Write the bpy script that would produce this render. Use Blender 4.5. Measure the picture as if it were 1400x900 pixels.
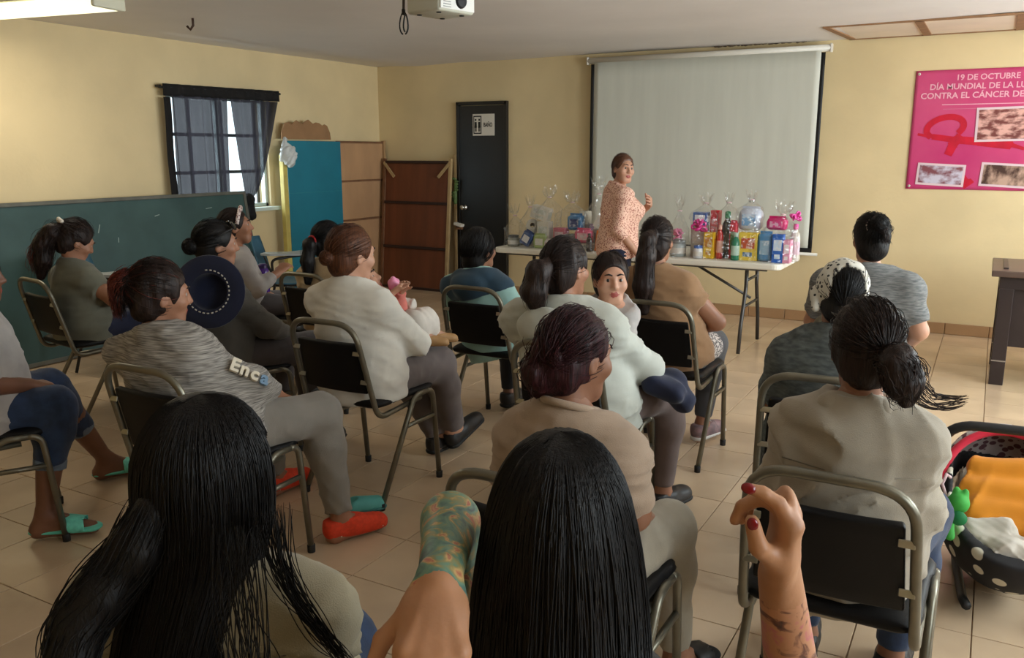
import bpy, bmesh, math, random
import numpy as np
from mathutils import Vector, Matrix

for o in list(bpy.data.objects):
    bpy.data.objects.remove(o, do_unlink=True)
scene = bpy.context.scene
COL = scene.collection
rng = np.random.default_rng(7)
random.seed(7)
PI = math.pi

def srgb(r, g, b):
    def f(v):
        v /= 255.0
        return v / 12.92 if v <= 0.04045 else ((v + 0.055) / 1.055) ** 2.4
    return (f(r), f(g), f(b), 1.0)

# ------------------------------------------------------------------ camera
F_PX, HORIZON, YAW, CAM_H = 1162.0, 208.0, 0.511, 1.525
PITCH = math.atan((450 - HORIZON) / F_PX)
cam_d = bpy.data.cameras.new('camera')
cam_d.sensor_fit = 'HORIZONTAL'
cam_d.sensor_width = 36.0
cam_d.lens = 36.0 * F_PX / 1400.0
cam_d.clip_start = 0.05
cam_d.clip_end = 100
cam = bpy.data.objects.new('camera', cam_d)
cam.location = (0, 0, CAM_H)
cam.rotation_euler = (PI / 2 - PITCH, 0, YAW)
COL.objects.link(cam)
scene.camera = cam

# ------------------------------------------------------------------ world, light, exposure
scene.view_settings.view_transform = 'Standard'
scene.view_settings.look = 'None'
scene.view_settings.gamma = 1.0
scene.view_settings.exposure = 0.2
scene.view_settings.use_curve_mapping = False
world = bpy.data.worlds.new('sky')
scene.world = world
world.use_nodes = True
wb = world.node_tree.nodes['Background']
wb.inputs[0].default_value = (0.80, 0.92, 1.0, 1)
wb.inputs[1].default_value = 2.2

XL, XR, YF, YB, ZC = -6.25, 2.3, -1.6, 8.02, 2.47     # room limits

def area_light(name, loc, rot, sx, sy, power, color):
    d = bpy.data.lights.new(name, 'AREA')
    d.shape = 'RECTANGLE'
    d.size, d.size_y = sx, sy
    d.energy = power
    d.color = color
    o = bpy.data.objects.new(name, d)
    o.location = loc
    o.rotation_euler = rot
    COL.objects.link(o)
    return o

# daylight just outside the windows of the right wall, and outside the curtained window on the left
for wy, pw in ((1.3, 55), (4.0, 120), (6.4, 120)):
    area_light('window_daylight', (XR + 0.32, wy, 1.55), (0, PI / 2 + 0.2, 0), 1.3, 1.7, pw, (0.92, 0.97, 1.0))
area_light('window_daylight', (XL - 0.45, 5.68, 1.5), (0, -PI / 2, 0), 1.0, 1.15, 30, (0.85, 0.94, 1.0))

# ------------------------------------------------------------------ materials
MATS = {}

def new_mat(name):
    m = bpy.data.materials.new(name)
    m.use_nodes = True
    nt = m.node_tree
    return m, nt, nt.nodes['Principled BSDF']

def mat(name, col, rough=0.6, metal=0.0, var=0.0, vscale=6.0, bump=0.0, bscale=200.0, spec=None,
        emit=None, estr=0.0, stretch=None, col2=None, sheen=0.0, coat=0.0, detail=4.0, ramp=(0.35, 0.65), alpha=None, subsurf=0.0):
    if name in MATS:
        return MATS[name]
    m, nt, b = new_mat(name)
    c = srgb(*col) if max(col) > 1.001 or len(col) == 3 else col
    b.inputs['Base Color'].default_value = c
    b.inputs['Roughness'].default_value = rough
    b.inputs['Metallic'].default_value = metal
    if spec is not None:
        b.inputs['Specular IOR Level'].default_value = spec
    if sheen:
        b.inputs['Sheen Weight'].default_value = sheen
    if coat:
        b.inputs['Coat Weight'].default_value = coat
    if subsurf:
        b.inputs['Subsurface Weight'].default_value = subsurf
        b.inputs['Subsurface Radius'].default_value = (0.02, 0.008, 0.004)
    if alpha is not None:
        b.inputs['Alpha'].default_value = alpha
    tc = nt.nodes.new('ShaderNodeTexCoord')
    mp = nt.nodes.new('ShaderNodeMapping')
    nt.links.new(tc.outputs['Object'], mp.inputs['Vector'])
    if stretch:
        mp.inputs['Scale'].default_value = stretch
    if var > 0 or col2 is not None:
        n = nt.nodes.new('ShaderNodeTexNoise')
        n.inputs['Scale'].default_value = vscale
        n.inputs['Detail'].default_value = detail
        nt.links.new(mp.outputs[0], n.inputs['Vector'])
        r = nt.nodes.new('ShaderNodeValToRGB')
        r.color_ramp.elements[0].position, r.color_ramp.elements[1].position = ramp
        if col2 is not None:
            c2 = srgb(*col2)
            r.color_ramp.elements[0].color = c
            r.color_ramp.elements[1].color = c2
        else:
            r.color_ramp.elements[0].color = (c[0] * (1 - var), c[1] * (1 - var), c[2] * (1 - var), 1)
            r.color_ramp.elements[1].color = (min(1, c[0] * (1 + var)), min(1, c[1] * (1 + var)), min(1, c[2] * (1 + var)), 1)
        nt.links.new(n.outputs['Fac'], r.inputs['Fac'])
        nt.links.new(r.outputs['Color'], b.inputs['Base Color'])
    if bump > 0:
        n2 = nt.nodes.new('ShaderNodeTexNoise')
        n2.inputs['Scale'].default_value = bscale
        n2.inputs['Detail'].default_value = 3
        nt.links.new(mp.outputs[0], n2.inputs['Vector'])
        bp = nt.nodes.new('ShaderNodeBump')
        bp.inputs['Strength'].default_value = bump
        bp.inputs['Distance'].default_value = 0.004
        nt.links.new(n2.outputs['Fac'], bp.inputs['Height'])
        nt.links.new(bp.outputs['Normal'], b.inputs['Normal'])
    if emit is not None:
        b.inputs['Emission Color'].default_value = srgb(*emit)
        b.inputs['Emission Strength'].default_value = estr
    MATS[name] = m
    return m

def dots_mat(name, base, dot, scale, size, rough=0.8, rand=1.0):
    """cloth printed with irregular dots"""
    if name in MATS:
        return MATS[name]
    m, nt, b = new_mat(name)
    tc = nt.nodes.new('ShaderNodeTexCoord')
    v = nt.nodes.new('ShaderNodeTexVoronoi')
    v.inputs['Scale'].default_value = scale
    v.inputs['Randomness'].default_value = rand
    nt.links.new(tc.outputs['Object'], v.inputs['Vector'])
    r = nt.nodes.new('ShaderNodeValToRGB')
    r.color_ramp.elements[0].position = size
    r.color_ramp.elements[1].position = size + 0.04
    r.color_ramp.elements[0].color = srgb(*dot)
    r.color_ramp.elements[1].color = srgb(*base)
    nt.links.new(v.outputs['Distance'], r.inputs['Fac'])
    nt.links.new(r.outputs['Color'], b.inputs['Base Color'])
    b.inputs['Roughness'].default_value = rough
    MATS[name] = m
    return m

def cello_mat():
    if 'cellophane' in MATS:
        return MATS['cellophane']
    m, nt, b = new_mat('cellophane')
    nt.nodes.remove(b)
    out = nt.nodes['Material Output']
    tr = nt.nodes.new('ShaderNodeBsdfTransparent')
    tr.inputs['Color'].default_value = (0.97, 0.97, 0.97, 1)
    gl = nt.nodes.new('ShaderNodeBsdfGlossy')
    gl.inputs['Roughness'].default_value = 0.22
    gl.inputs['Color'].default_value = (0.95, 0.95, 0.95, 1)
    mx = nt.nodes.new('ShaderNodeMixShader')
    lw = nt.nodes.new('ShaderNodeLayerWeight')
    lw.inputs['Blend'].default_value = 0.12
    ad = nt.nodes.new('ShaderNodeMath')
    ad.operation = 'MULTIPLY_ADD'
    ad.inputs[1].default_value = 0.42
    ad.inputs[2].default_value = 0.05
    ad.use_clamp = True
    nt.links.new(lw.outputs['Facing'], ad.inputs[0])
    nt.links.new(ad.outputs[0], mx.inputs[0])
    nt.links.new(tr.outputs[0], mx.inputs[1])
    nt.links.new(gl.outputs[0], mx.inputs[2])
    nt.links.new(mx.outputs[0], out.inputs['Surface'])
    tc = nt.nodes.new('ShaderNodeTexCoord'); nz = nt.nodes.new('ShaderNodeTexVoronoi'); nz.inputs['Scale'].default_value = 28
    nt.links.new(tc.outputs['Object'], nz.inputs['Vector'])
    bp = nt.nodes.new('ShaderNodeBump'); bp.inputs['Strength'].default_value = .9; bp.inputs['Distance'].default_value = .02
    nt.links.new(nz.outputs['Distance'], bp.inputs['Height']); nt.links.new(bp.outputs[0], gl.inputs['Normal'])
    MATS['cellophane'] = m
    return m

# ------------------------------------------------------------------ object helpers
def tag(o, label=None, cat=None, group=None, kind=None):
    if label: o['label'] = label
    if cat: o['category'] = cat
    if group: o['group'] = group
    if kind: o['kind'] = kind
    return o

def link(name, me, m=None, parent=None, loc=None, rot=None):
    o = bpy.data.objects.new(name, me)
    if m is not None and me is not None and len(me.materials) == 0:
        for mm in (m if isinstance(m, (list, tuple)) else [m]):
            me.materials.append(mm)
    COL.objects.link(o)
    if parent is not None:
        o.parent = parent
    if loc is not None: o.location = loc
    if rot is not None: o.rotation_euler = rot
    return o

def empty(name, loc=(0, 0, 0), rz=0.0):
    o = bpy.data.objects.new(name, None)
    o.empty_display_size = 0.1
    o.location = loc
    o.rotation_euler = (0, 0, rz)
    COL.objects.link(o)
    return o

def copy_tree(o, parent=None):
    c = o.copy()
    COL.objects.link(c)
    c.parent = parent
    for ch in list(o.children):
        copy_tree(ch, c)
    return c

def mesh_np(name, V, Q, smooth=True, mats=None, midx=None):
    """fast mesh from numpy arrays: V (n,3), Q (m,3|4)"""
    V = np.asarray(V, np.float32); Q = np.asarray(Q, np.int32)
    me = bpy.data.meshes.new(name)
    n, k = Q.shape
    me.vertices.add(len(V)); me.vertices.foreach_set('co', V.ravel())
    me.loops.add(n * k); me.loops.foreach_set('vertex_index', Q.ravel())
    me.polygons.add(n)
    me.polygons.foreach_set('loop_start', np.arange(0, n * k, k, dtype=np.int32))
    me.polygons.foreach_set('loop_total', np.full(n, k, np.int32))
    if midx is not None:
        me.polygons.foreach_set('material_index', np.asarray(midx, np.int32))
    me.update(calc_edges=True)
    me.validate()
    if smooth:
        me.polygons.foreach_set('use_smooth', np.ones(len(me.polygons), bool))
    return me

def join_np(parts):
    """join [(V,Q)] with equal polygon size"""
    Vs, Qs, off = [], [], 0
    for V, Q in parts:
        if len(V) == 0: continue
        Vs.append(np.asarray(V)); Qs.append(np.asarray(Q) + off); off += len(V)
    return np.concatenate(Vs), np.concatenate(Qs)

def bm_mesh(name, bm, smooth=False):
    bmesh.ops.recalc_face_normals(bm, faces=bm.faces[:])
    me = bpy.data.meshes.new(name)
    bm.to_mesh(me); bm.free()
    if smooth:
        me.polygons.foreach_set('use_smooth', np.ones(len(me.polygons), bool))
    return me

def box_bm(sx, sy, sz, bev=0.0, seg=2, c=(0, 0, 0), bm=None):
    own = bm is None
    b = bmesh.new()
    bmesh.ops.create_cube(b, size=1.0)
    bmesh.ops.scale(b, vec=(sx, sy, sz), verts=b.verts)
    if bev > 0:
        bmesh.ops.bevel(b, geom=b.edges[:], offset=bev, segments=seg, profile=0.5, affect='EDGES')
    bmesh.ops.translate(b, vec=c, verts=b.verts)
    if own:
        return b
    t = bpy.data.meshes.new('t'); b.to_mesh(t); b.free(); bm.from_mesh(t); bpy.data.meshes.remove(t)
    return bm

def box(name, m, size, c=(0, 0, 0), parent=None, bev=0.0, rot=None, loc=None, smooth=False, seg=2):
    """box of the given size; c shifts the mesh, loc/rot place the object"""
    return link(name, bm_mesh(name, box_bm(*size, bev=bev, c=c, seg=seg), smooth), m, parent, loc, rot)

def fillet(pts, r, seg=5):
    """round the inner corners of a polyline; r is one radius or one for each point"""
    P = [np.array(p, float) for p in pts]
    out = [P[0]]
    for i in range(1, len(P) - 1):
        ri = r if np.isscalar(r) else r[i]
        u = P[i - 1] - P[i]; v = P[i + 1] - P[i]
        lu, lv = np.linalg.norm(u), np.linalg.norm(v)
        u /= lu; v /= lv
        ang = math.acos(max(-1, min(1, float(u @ v))))
        if ri <= 0 or ang > PI - 0.02:
            out.append(P[i]); continue
        t = min(ri / math.tan(ang / 2), lu * 0.48, lv * 0.48)
        a, b = P[i] + u * t, P[i] + v * t
        for k in range(seg + 1):
            s = k / seg
            out.append((1 - s) ** 2 * a + 2 * s * (1 - s) * P[i] + s * s * b)
    out.append(P[-1])
    return out

def tube_np(pts, r, sides=8, squash=None, cap=True):
    P = np.array(pts, float)
    n = len(P)
    T = np.gradient(P, axis=0)
    T /= np.linalg.norm(T, axis=1)[:, None] + 1e-9
    up = np.array([0, 0, 1.0]) if abs(T[0][2]) < 0.9 else np.array([1.0, 0, 0])
    N = np.cross(T[0], up); N /= np.linalg.norm(N)
    rr = np.full(n, r) if np.isscalar(r) else np.asarray(r, float)
    V = []
    for i in range(n):
        N = N - T[i] * (N @ T[i]); N /= np.linalg.norm(N) + 1e-9
        B = np.cross(T[i], N)
        for k in range(sides):
            a = 2 * PI * k / sides
            V.append(P[i] + rr[i] * (math.cos(a) * N + math.sin(a) * B))
    Q = []
    for i in range(n - 1):
        for k in range(sides):
            k2 = (k + 1) % sides
            Q.append((i * sides + k, i * sides + k2, (i + 1) * sides + k2, (i + 1) * sides + k))
    if cap:
        for base, rev in ((0, True), ((n - 1) * sides, False)):
            c = len(V); V.append(P[0] if rev else P[-1])
            for k in range(0, sides, 2):
                f = (c, base + k, base + (k + 1) % sides, base + (k + 2) % sides)
                Q.append(f[::-1] if rev else f)
    return np.array(V), np.array(Q)

def tube(name, m, pts, r, parent=None, sides=8, loc=None, rot=None):
    V, Q = tube_np(pts, r, sides)
    return link(name, mesh_np(name, V, Q), m, parent, loc, rot)

def tubes(name, m, lst, parent=None, sides=8):
    V, Q = join_np([tube_np(p, r, sides) for p, r in lst])
    return link(name, mesh_np(name, V, Q), m, parent)

def lathe(name, m, prof, parent=None, n=20, loc=None, rot=None, smooth=True):
    """prof: [(radius, z)]"""
    V, Q = [], []
    for r, z in prof:
        for k in range(n):
            a = 2 * PI * k / n
            V.append((r * math.cos(a), r * math.sin(a), z))
    for i in range(len(prof) - 1):
        for k in range(n):
            k2 = (k + 1) % n
            Q.append((i * n + k, i * n + k2, (i + 1) * n + k2, (i + 1) * n + k))
    return link(name, mesh_np(name, V, Q, smooth), m, parent, loc, rot)

def sheet(name, m, fn, nu, nv, parent=None, thick=0.0, smooth=True, loc=None, rot=None):
    """surface fn(u,v)->(x,y,z); a thick one becomes closed"""
    V = np.array([fn(i / nu, j / nv) for j in range(nv + 1) for i in range(nu + 1)], float)
    Q = [(j * (nu + 1) + i, j * (nu + 1) + i + 1, (j + 1) * (nu + 1) + i + 1, (j + 1) * (nu + 1) + i) for j in range(nv) for i in range(nu)]
    o = link(name, mesh_np(name, V, Q, smooth), m, parent, loc, rot)
    if thick:
        md = o.modifiers.new('solid', 'SOLIDIFY'); md.thickness = thick; md.offset = 0
    return o

def text_mesh(name, s, size, m, parent, loc, rot, extrude=0.001, align='CENTER', bold=0.0, sx=1.0):
    cu = bpy.data.curves.new('txt', 'FONT')
    cu.body = s; cu.size = size; cu.extrude = extrude; cu.align_x = align; cu.align_y = 'CENTER'; cu.offset = bold
    cu.resolution_u = 3
    t = bpy.data.objects.new('txt', cu)
    COL.objects.link(t)
    dg = bpy.context.evaluated_depsgraph_get()
    me = bpy.data.meshes.new_from_object(t.evaluated_get(dg))
    bpy.data.objects.remove(t, do_unlink=True); bpy.data.curves.remove(cu)
    me.materials.clear()
    o = link(name, me, m, parent, loc, rot)
    o.scale = (sx, 1, 1)
    return o

# ------------------------------------------------------------------ implicit surfaces (bodies, clothes, hair)
def unit(v):
    v = np.asarray(v, float); return v / (np.linalg.norm(v) + 1e-12)

def A3(*v): return np.array(v, float)

class Cap:
    def __init__(s, a, b, ra, rb=None, ax=None, sq=1.0, f0=False, f1=False):
        s.a, s.b = np.array(a, float), np.array(b, float)
        s.ra, s.rb = ra, ra if rb is None else rb
        s.ax = None if ax is None else unit(ax); s.sq = sq; s.f0, s.f1 = f0, f1
    def grow(s, o): return Cap(s.a, s.b, s.ra + o, s.rb + o, s.ax, s.sq, s.f0, s.f1)
    def box(s):
        r = max(s.ra, s.rb)
        return np.minimum(s.a, s.b) - r, np.maximum(s.a, s.b) + r
    def d(s, P):
        pa = P - s.a.astype(np.float32); ba = s.b - s.a
        q, w = pa, ba
        if s.ax is not None:
            ax = s.ax.astype(np.float32)
            q = pa + ((s.sq - 1) * (pa @ ax))[..., None] * ax
            w = ba + (s.sq - 1) * (ba @ s.ax) * s.ax
        w = w.astype(np.float32)
        t = np.clip((q @ w) / (w @ w + 1e-9), 0, 1)
        d = np.linalg.norm(q - t[..., None] * w, axis=-1) - (s.ra + (s.rb - s.ra) * t)
        u = unit(ba).astype(np.float32)
        if s.f1: d = np.maximum(d, pa @ u - np.float32(np.linalg.norm(ba)))
        if s.f0: d = np.maximum(d, -(pa @ u))
        return d

class Ell:
    def __init__(s, c, r, R=None):
        s.c = np.array(c, float); s.r = np.array(r, float); s.R = None if R is None else np.array(R, float)
    def grow(s, o): return Ell(s.c, s.r + o, s.R)
    def box(s):
        r = s.r if s.R is None else np.full(3, s.r.max())
        return s.c - r, s.c + r
    def d(s, P):
        q = P - s.c.astype(np.float32)
        if s.R is not None: q = q @ s.R.astype(np.float32)
        r = s.r.astype(np.float32)
        k0 = np.linalg.norm(q / r, axis=-1); k1 = np.linalg.norm(q / (r * r), axis=-1)
        return k0 * (k0 - 1) / (k1 + 1e-9)

def wrinkle(P, amp, freq, seed):
    """smooth pseudo noise made of a few warped waves"""
    r = np.random.default_rng(seed)
    out = 0
    fr = np.array(freq, np.float32)
    w = 0
    for i in range(4):
        k = (r.normal(size=3) * 0.6 + r.choice([-1, 1], 3) * 0.6).astype(np.float32) * fr * (1 + 0.55 * i)
        ph = P @ k + w + r.uniform(0, 6)
        out = out + np.sin(ph) / (1 + 0.5 * i)
        w = np.sin(ph * 0.6) * 1.3
    return amp * out / 2

def folds(P, amp, freq, seed):
    """sharp creases: ridged, warped waves that come and go"""
    r = np.random.default_rng(seed); out = 0
    fr = np.array(freq, np.float32)
    for i in range(3):
        k = unit(r.normal(size=3) * A3(.7, .7, 1.2)).astype(np.float32) * fr * 1.3
        k2 = unit(r.normal(size=3)).astype(np.float32) * fr * .55; k3 = unit(r.normal(size=3)).astype(np.float32) * fr * .42
        k4 = unit(r.normal(size=3)).astype(np.float32) * fr * .30
        ph = P @ k + 2.4 * np.sin(P @ k2 + r.uniform(0, 6)) + 1.8 * np.sin(P @ k4 + r.uniform(0, 6))
        mask = np.maximum(0, np.sin(P @ k3 + r.uniform(0, 6) + 1.2 * np.sin(P @ k2))) ** 1.3
        out = out + (1 - np.abs(np.sin(ph))) ** 2.0 * mask
    return -amp * out

def sdf_mesh(ops, h):
    """ops: ('add',prim,k) ('sub',prim,k) ('clip',point,normal) ('noise',amp,freq,seed); returns V,Q by surface nets"""
    adds = [o[1].box() for o in ops if o[0] == 'add']
    lo = np.min([b[0] for b in adds], axis=0) - 3 * h
    hi = np.max([b[1] for b in adds], axis=0) + 3 * h
    n = np.ceil((hi - lo) / h).astype(int) + 1
    ax = [(lo[i] + h * np.arange(n[i])).astype(np.float32) for i in range(3)]
    f = np.full(n, 0.5, np.float32)
    def sub(blo, bhi):
        i0 = np.clip(np.floor((blo - lo) / h).astype(int), 0, n); i1 = np.clip(np.ceil((bhi - lo) / h).astype(int) + 1, 0, n)
        sl = tuple(slice(i0[i], i1[i]) for i in range(3))
        if any(s.stop <= s.start for s in sl): return None, None
        G = np.stack(np.meshgrid(ax[0][sl[0]], ax[1][sl[1]], ax[2][sl[2]], indexing='ij'), -1)
        return sl, G
    for o in ops:
        if o[0] in ('add', 'sub'):
            pr, k = o[1], (o[2] if len(o) > 2 else 0.0)
            b0, b1 = pr.box(); pad = k + 2.5 * h
            sl, G = sub(b0 - pad, b1 + pad)
            if sl is None: continue
            d = pr.d(G); g = f[sl]
            if o[0] == 'add':
                if k > 0:
                    hh = np.maximum(k - np.abs(g - d), 0) / k
                    f[sl] = np.minimum(g, d) - hh * hh * k * 0.25
                else: f[sl] = np.minimum(g, d)
            else:
                d = -d
                if k > 0:
                    hh = np.maximum(k - np.abs(g - d), 0) / k
                    f[sl] = np.maximum(g, d) + hh * hh * k * 0.25
                else: f[sl] = np.maximum(g, d)
        elif o[0] == 'clip':
            pt, nn = np.array(o[1], float), unit(o[2])
            dd = (nn[0] * (ax[0] - pt[0]))[:, None, None] + (nn[1] * (ax[1] - pt[1]))[None, :, None] + (nn[2] * (ax[2] - pt[2]))[None, None, :]
            f = np.maximum(f, dd.astype(np.float32))
        elif o[0] == 'fold':
            idx = np.nonzero(np.abs(f) < 0.03)
            P = np.stack([ax[i][idx[i]] for i in range(3)], -1)
            f[idx] += folds(P, o[1], o[2], o[3])
        elif o[0] == 'noise':
            idx = np.nonzero(np.abs(f) < 0.03)
            P = np.stack([ax[i][idx[i]] for i in range(3)], -1)
            f[idx] += wrinkle(P, o[1], o[2], o[3])
    f[f == 0] = 1e-6
    s = f < 0
    c = s[:-1, :-1, :-1].astype(np.int8)
    tot = sum(s[i:n[0] - 1 + i, j:n[1] - 1 + j, k:n[2] - 1 + k].astype(np.int8) for i in (0, 1) for j in (0, 1) for k in (0, 1))
    act = (tot > 0) & (tot < 8)
    I = np.stack(np.nonzero(act), -1)
    vid = np.full(act.shape, -1, np.int32); vid[act] = np.arange(len(I))
    acc = np.zeros((len(I), 3), np.float32); cnt = np.zeros(len(I), np.float32)
    corners = [(i, j, k) for i in (0, 1) for j in (0, 1) for k in (0, 1)]
    val = {q: f[I[:, 0] + q[0], I[:, 1] + q[1], I[:, 2] + q[2]] for q in corners}
    for q in corners:
        for a in range(3):
            if q[a] == 0:
                q2 = list(q); q2[a] = 1; q2 = tuple(q2)
                va, vb = val[q], val[q2]
                mk = (va < 0) != (vb < 0)
                t = va[mk] / (va[mk] - vb[mk])
                p = np.tile(np.array(q, np.float32), (mk.sum(), 1)); p[:, a] = t
                acc[mk] += p; cnt[mk] += 1
    V = lo + h * (I + acc / np.maximum(cnt, 1)[:, None])
    Q = []
    for a in range(3):
        b, cc = (a + 1) % 3, (a + 2) % 3
        s0 = np.take(s, range(0, n[a] - 1), axis=a); s1 = np.take(s, range(1, n[a]), axis=a)
        E = np.stack(np.nonzero(s0 != s1), -1)
        E = E[(E[:, b] > 0) & (E[:, cc] > 0) & (E[:, b] < n[b] - 1) & (E[:, cc] < n[cc] - 1)]
        if not len(E): continue
        def vx(db, dc):
            X = E.copy(); X[:, b] -= db; X[:, cc] -= dc
            return vid[X[:, 0], X[:, 1], X[:, 2]]
        q = np.stack([vx(1, 1), vx(0, 1), vx(0, 0), vx(1, 0)], -1)
        fl = ~s[E[:, 0], E[:, 1], E[:, 2]]
        q[fl] = q[fl][:, ::-1]
        Q.append(q)
    return V, np.concatenate(Q)

def sdf_obj(name, m, ops, h, parent=None):
    V, Q = sdf_mesh(ops, h)
    return link(name, mesh_np(name, V, Q), m, parent)

def strands_np(paths, r, taper=0.35):
    """paths (N,M,3) -> thin three sided tubes, one array"""
    P = np.asarray(paths, np.float32)
    N, M, _ = P.shape
    T = np.gradient(P, axis=1); T /= np.linalg.norm(T, axis=2, keepdims=True) + 1e-9
    ref = np.array([0.31, 0.77, 0.21], np.float32)
    A = np.cross(T, ref); A /= np.linalg.norm(A, axis=2, keepdims=True) + 1e-9
    B = np.cross(T, A)
    rr = (np.full(N, r, np.float32) if np.isscalar(r) else np.asarray(r, np.float32))[:, None, None]
    tt = np.linspace(0, 1, M, dtype=np.float32)
    prof = np.minimum(1, np.minimum(tt * 6 + 0.3, (1 - tt) * 3 + taper))[None, :, None]
    V = np.stack([P + rr * prof * (math.cos(a) * A + math.sin(a) * B) for a in (0, 2.094, 4.189)], 2)
    idx = np.arange(N * M * 3).reshape(N, M, 3)
    Q = [np.stack([idx[:, :-1, k], idx[:, :-1, (k + 1) % 3], idx[:, 1:, (k + 1) % 3], idx[:, 1:, k]], -1).reshape(-1, 4) for k in range(3)]
    return V.reshape(-1, 3), np.concatenate(Q)

# ================================================================== ROOM
def wall_boxes(axis, pos, thick, a0, a1, z0, z1, holes):
    """wall slab perpendicular to axis, with rectangular holes (a0,a1,z0,z1)"""
    bm = bmesh.new()
    As = sorted({a0, a1, *[h[0] for h in holes], *[h[1] for h in holes]})
    Zs = sorted({z0, z1, *[h[2] for h in holes], *[h[3] for h in holes]})
    for i in range(len(As) - 1):
        for j in range(len(Zs) - 1):
            ca, cz = (As[i] + As[i + 1]) / 2, (Zs[j] + Zs[j + 1]) / 2
            if any(h[0] < ca < h[1] and h[2] < cz < h[3] for h in holes): continue
            sa, sz = As[i + 1] - As[i], Zs[j + 1] - Zs[j]
            if axis == 'x': box_bm(thick, sa, sz, c=(pos, ca, cz), bm=bm)
            else: box_bm(sa, thick, sz, c=(ca, pos, cz), bm=bm)
    bmesh.ops.remove_doubles(bm, verts=bm.verts[:], dist=1e-4)
    return bm_mesh('wall', bm)

M_wall = mat('wall_paint', (224, 202, 157), 0.55, var=0.06, vscale=1.6, bump=0.25, bscale=35)
M_ceil = mat('ceiling_paint', (232, 226, 222), 0.8, var=0.04, vscale=1.1, bump=0.2, bscale=14)
M_grout = mat('floor_grout', (146, 120, 94), 0.9)
M_tile = mat('floor_tile', (204, 178, 148), 0.26, var=0.10, vscale=2.2, bump=0.05, bscale=40, coat=0.1)
M_base = mat('baseboard_tile', (176, 138, 100), 0.35, var=0.08, vscale=3)

WL = (5.10, 6.26, 1.0, 2.02)
WR = [(0.45, 2.15, 0.9, 2.2), (3.15, 4.85, 0.9, 2.2), (5.55, 7.25, 0.9, 2.2)]
T = 0.15
tag(link('wall_left', wall_boxes('x', XL - T / 2, T, YF, YB, 0, ZC, [WL]), M_wall), kind='structure')
tag(link('wall_right', wall_boxes('x', XR + T / 2, T, YF, YB, 0, ZC, WR), M_wall), kind='structure')
tag(link('wall_back', wall_boxes('y', YB + T / 2, T, XL - T, XR + T, 0, ZC, []), M_wall), kind='structure')
tag(link('wall_rear', wall_boxes('y', YF - T / 2, T, XL - T, XR + T, 0, ZC, []), M_wall), kind='structure')
def ceil_fn(u, v):
    x, y = XL - T + u * (XR - XL + 2 * T), YF - T + v * (YB - YF + 2 * T)
    z = ZC - 0.025 * math.exp(-((x - XL - 0.55) / 0.35) ** 2) * (0.5 + 0.5 * math.sin(y * 1.1)) + 0.006 * math.sin(x * 2.1 + y)
    return (x, y, z)
ceiling = sheet('ceiling', M_ceil, ceil_fn, 90, 60)
md = ceiling.modifiers.new('solid', 'SOLIDIFY'); md.thickness = 0.1; md.offset = 1.0
tag(ceiling, kind='structure')

floor = tag(box('floor', M_grout, (XR - XL + 2 * T, YB - YF + 2 * T, 0.1), c=((XL + XR) / 2, (YF + YB) / 2, -0.057)), kind='structure')
TS, TX, TY = 0.3333, -0.588, 2.555
tile_me = bm_mesh('tile', box_bm(TS - 0.004, TS - 0.004, 0.012, bev=0.0012, seg=1))
tile_me.materials.append(M_tile)
tiles = []
cy, sy_, cp, sp = math.cos(YAW), math.sin(YAW), math.cos(PITCH), math.sin(PITCH)
for i in range(-20, 12):
    for j in range(-15, 20):
        x0, x1 = TX + i * TS, TX + (i + 1) * TS
        y0, y1 = TY + j * TS, TY + (j + 1) * TS
        x0, x1, y0, y1 = max(x0, XL), min(x1, XR), max(y0, YF), min(y1, YB)
        if x1 - x0 < 0.02 or y1 - y0 < 0.02: continue
        cx_, cy_ = (x0 + x1) / 2, (y0 + y1) / 2
        dep = (-sy_ * cx_ + cy * cy_) * cp + CAM_H * sp
        px = 700 + F_PX * (cy * cx_ + sy_ * cy_) / max(dep, .1)
        up = (-sy_ * cx_ + cy * cy_) * sp - CAM_H * cp
        py = 450 - F_PX * up / max(dep, .1)
        vis = dep > 0.3 and -60 < px < 1460 and py < 960
        full = x1 - x0 > TS - 1e-3 and y1 - y0 > TS - 1e-3
        tiles.append((dep if (vis and full) else 99, x0, x1, y0, y1))
tiles.sort()
bm = bmesh.new()
for n, (dep, x0, x1, y0, y1) in enumerate(tiles):
    if n < 300 and dep < 90:
        o = link('tile', tile_me, None, floor, ((x0 + x1) / 2, (y0 + y1) / 2, -0.006 + random.uniform(-0.0004, 0.0002)),
                 (random.uniform(-.0012, .0012), random.uniform(-.0012, .0012), random.choice((0, 1, 2, 3)) * PI / 2))
    else:
        box_bm(x1 - x0 - 0.004, y1 - y0 - 0.004, 0.012, bev=0.0012, seg=1, c=((x0 + x1) / 2, (y0 + y1) / 2, -0.006), bm=bm)
tag(link('tile_field', bm_mesh('tile_field', bm), M_tile, floor), kind='stuff')

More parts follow.
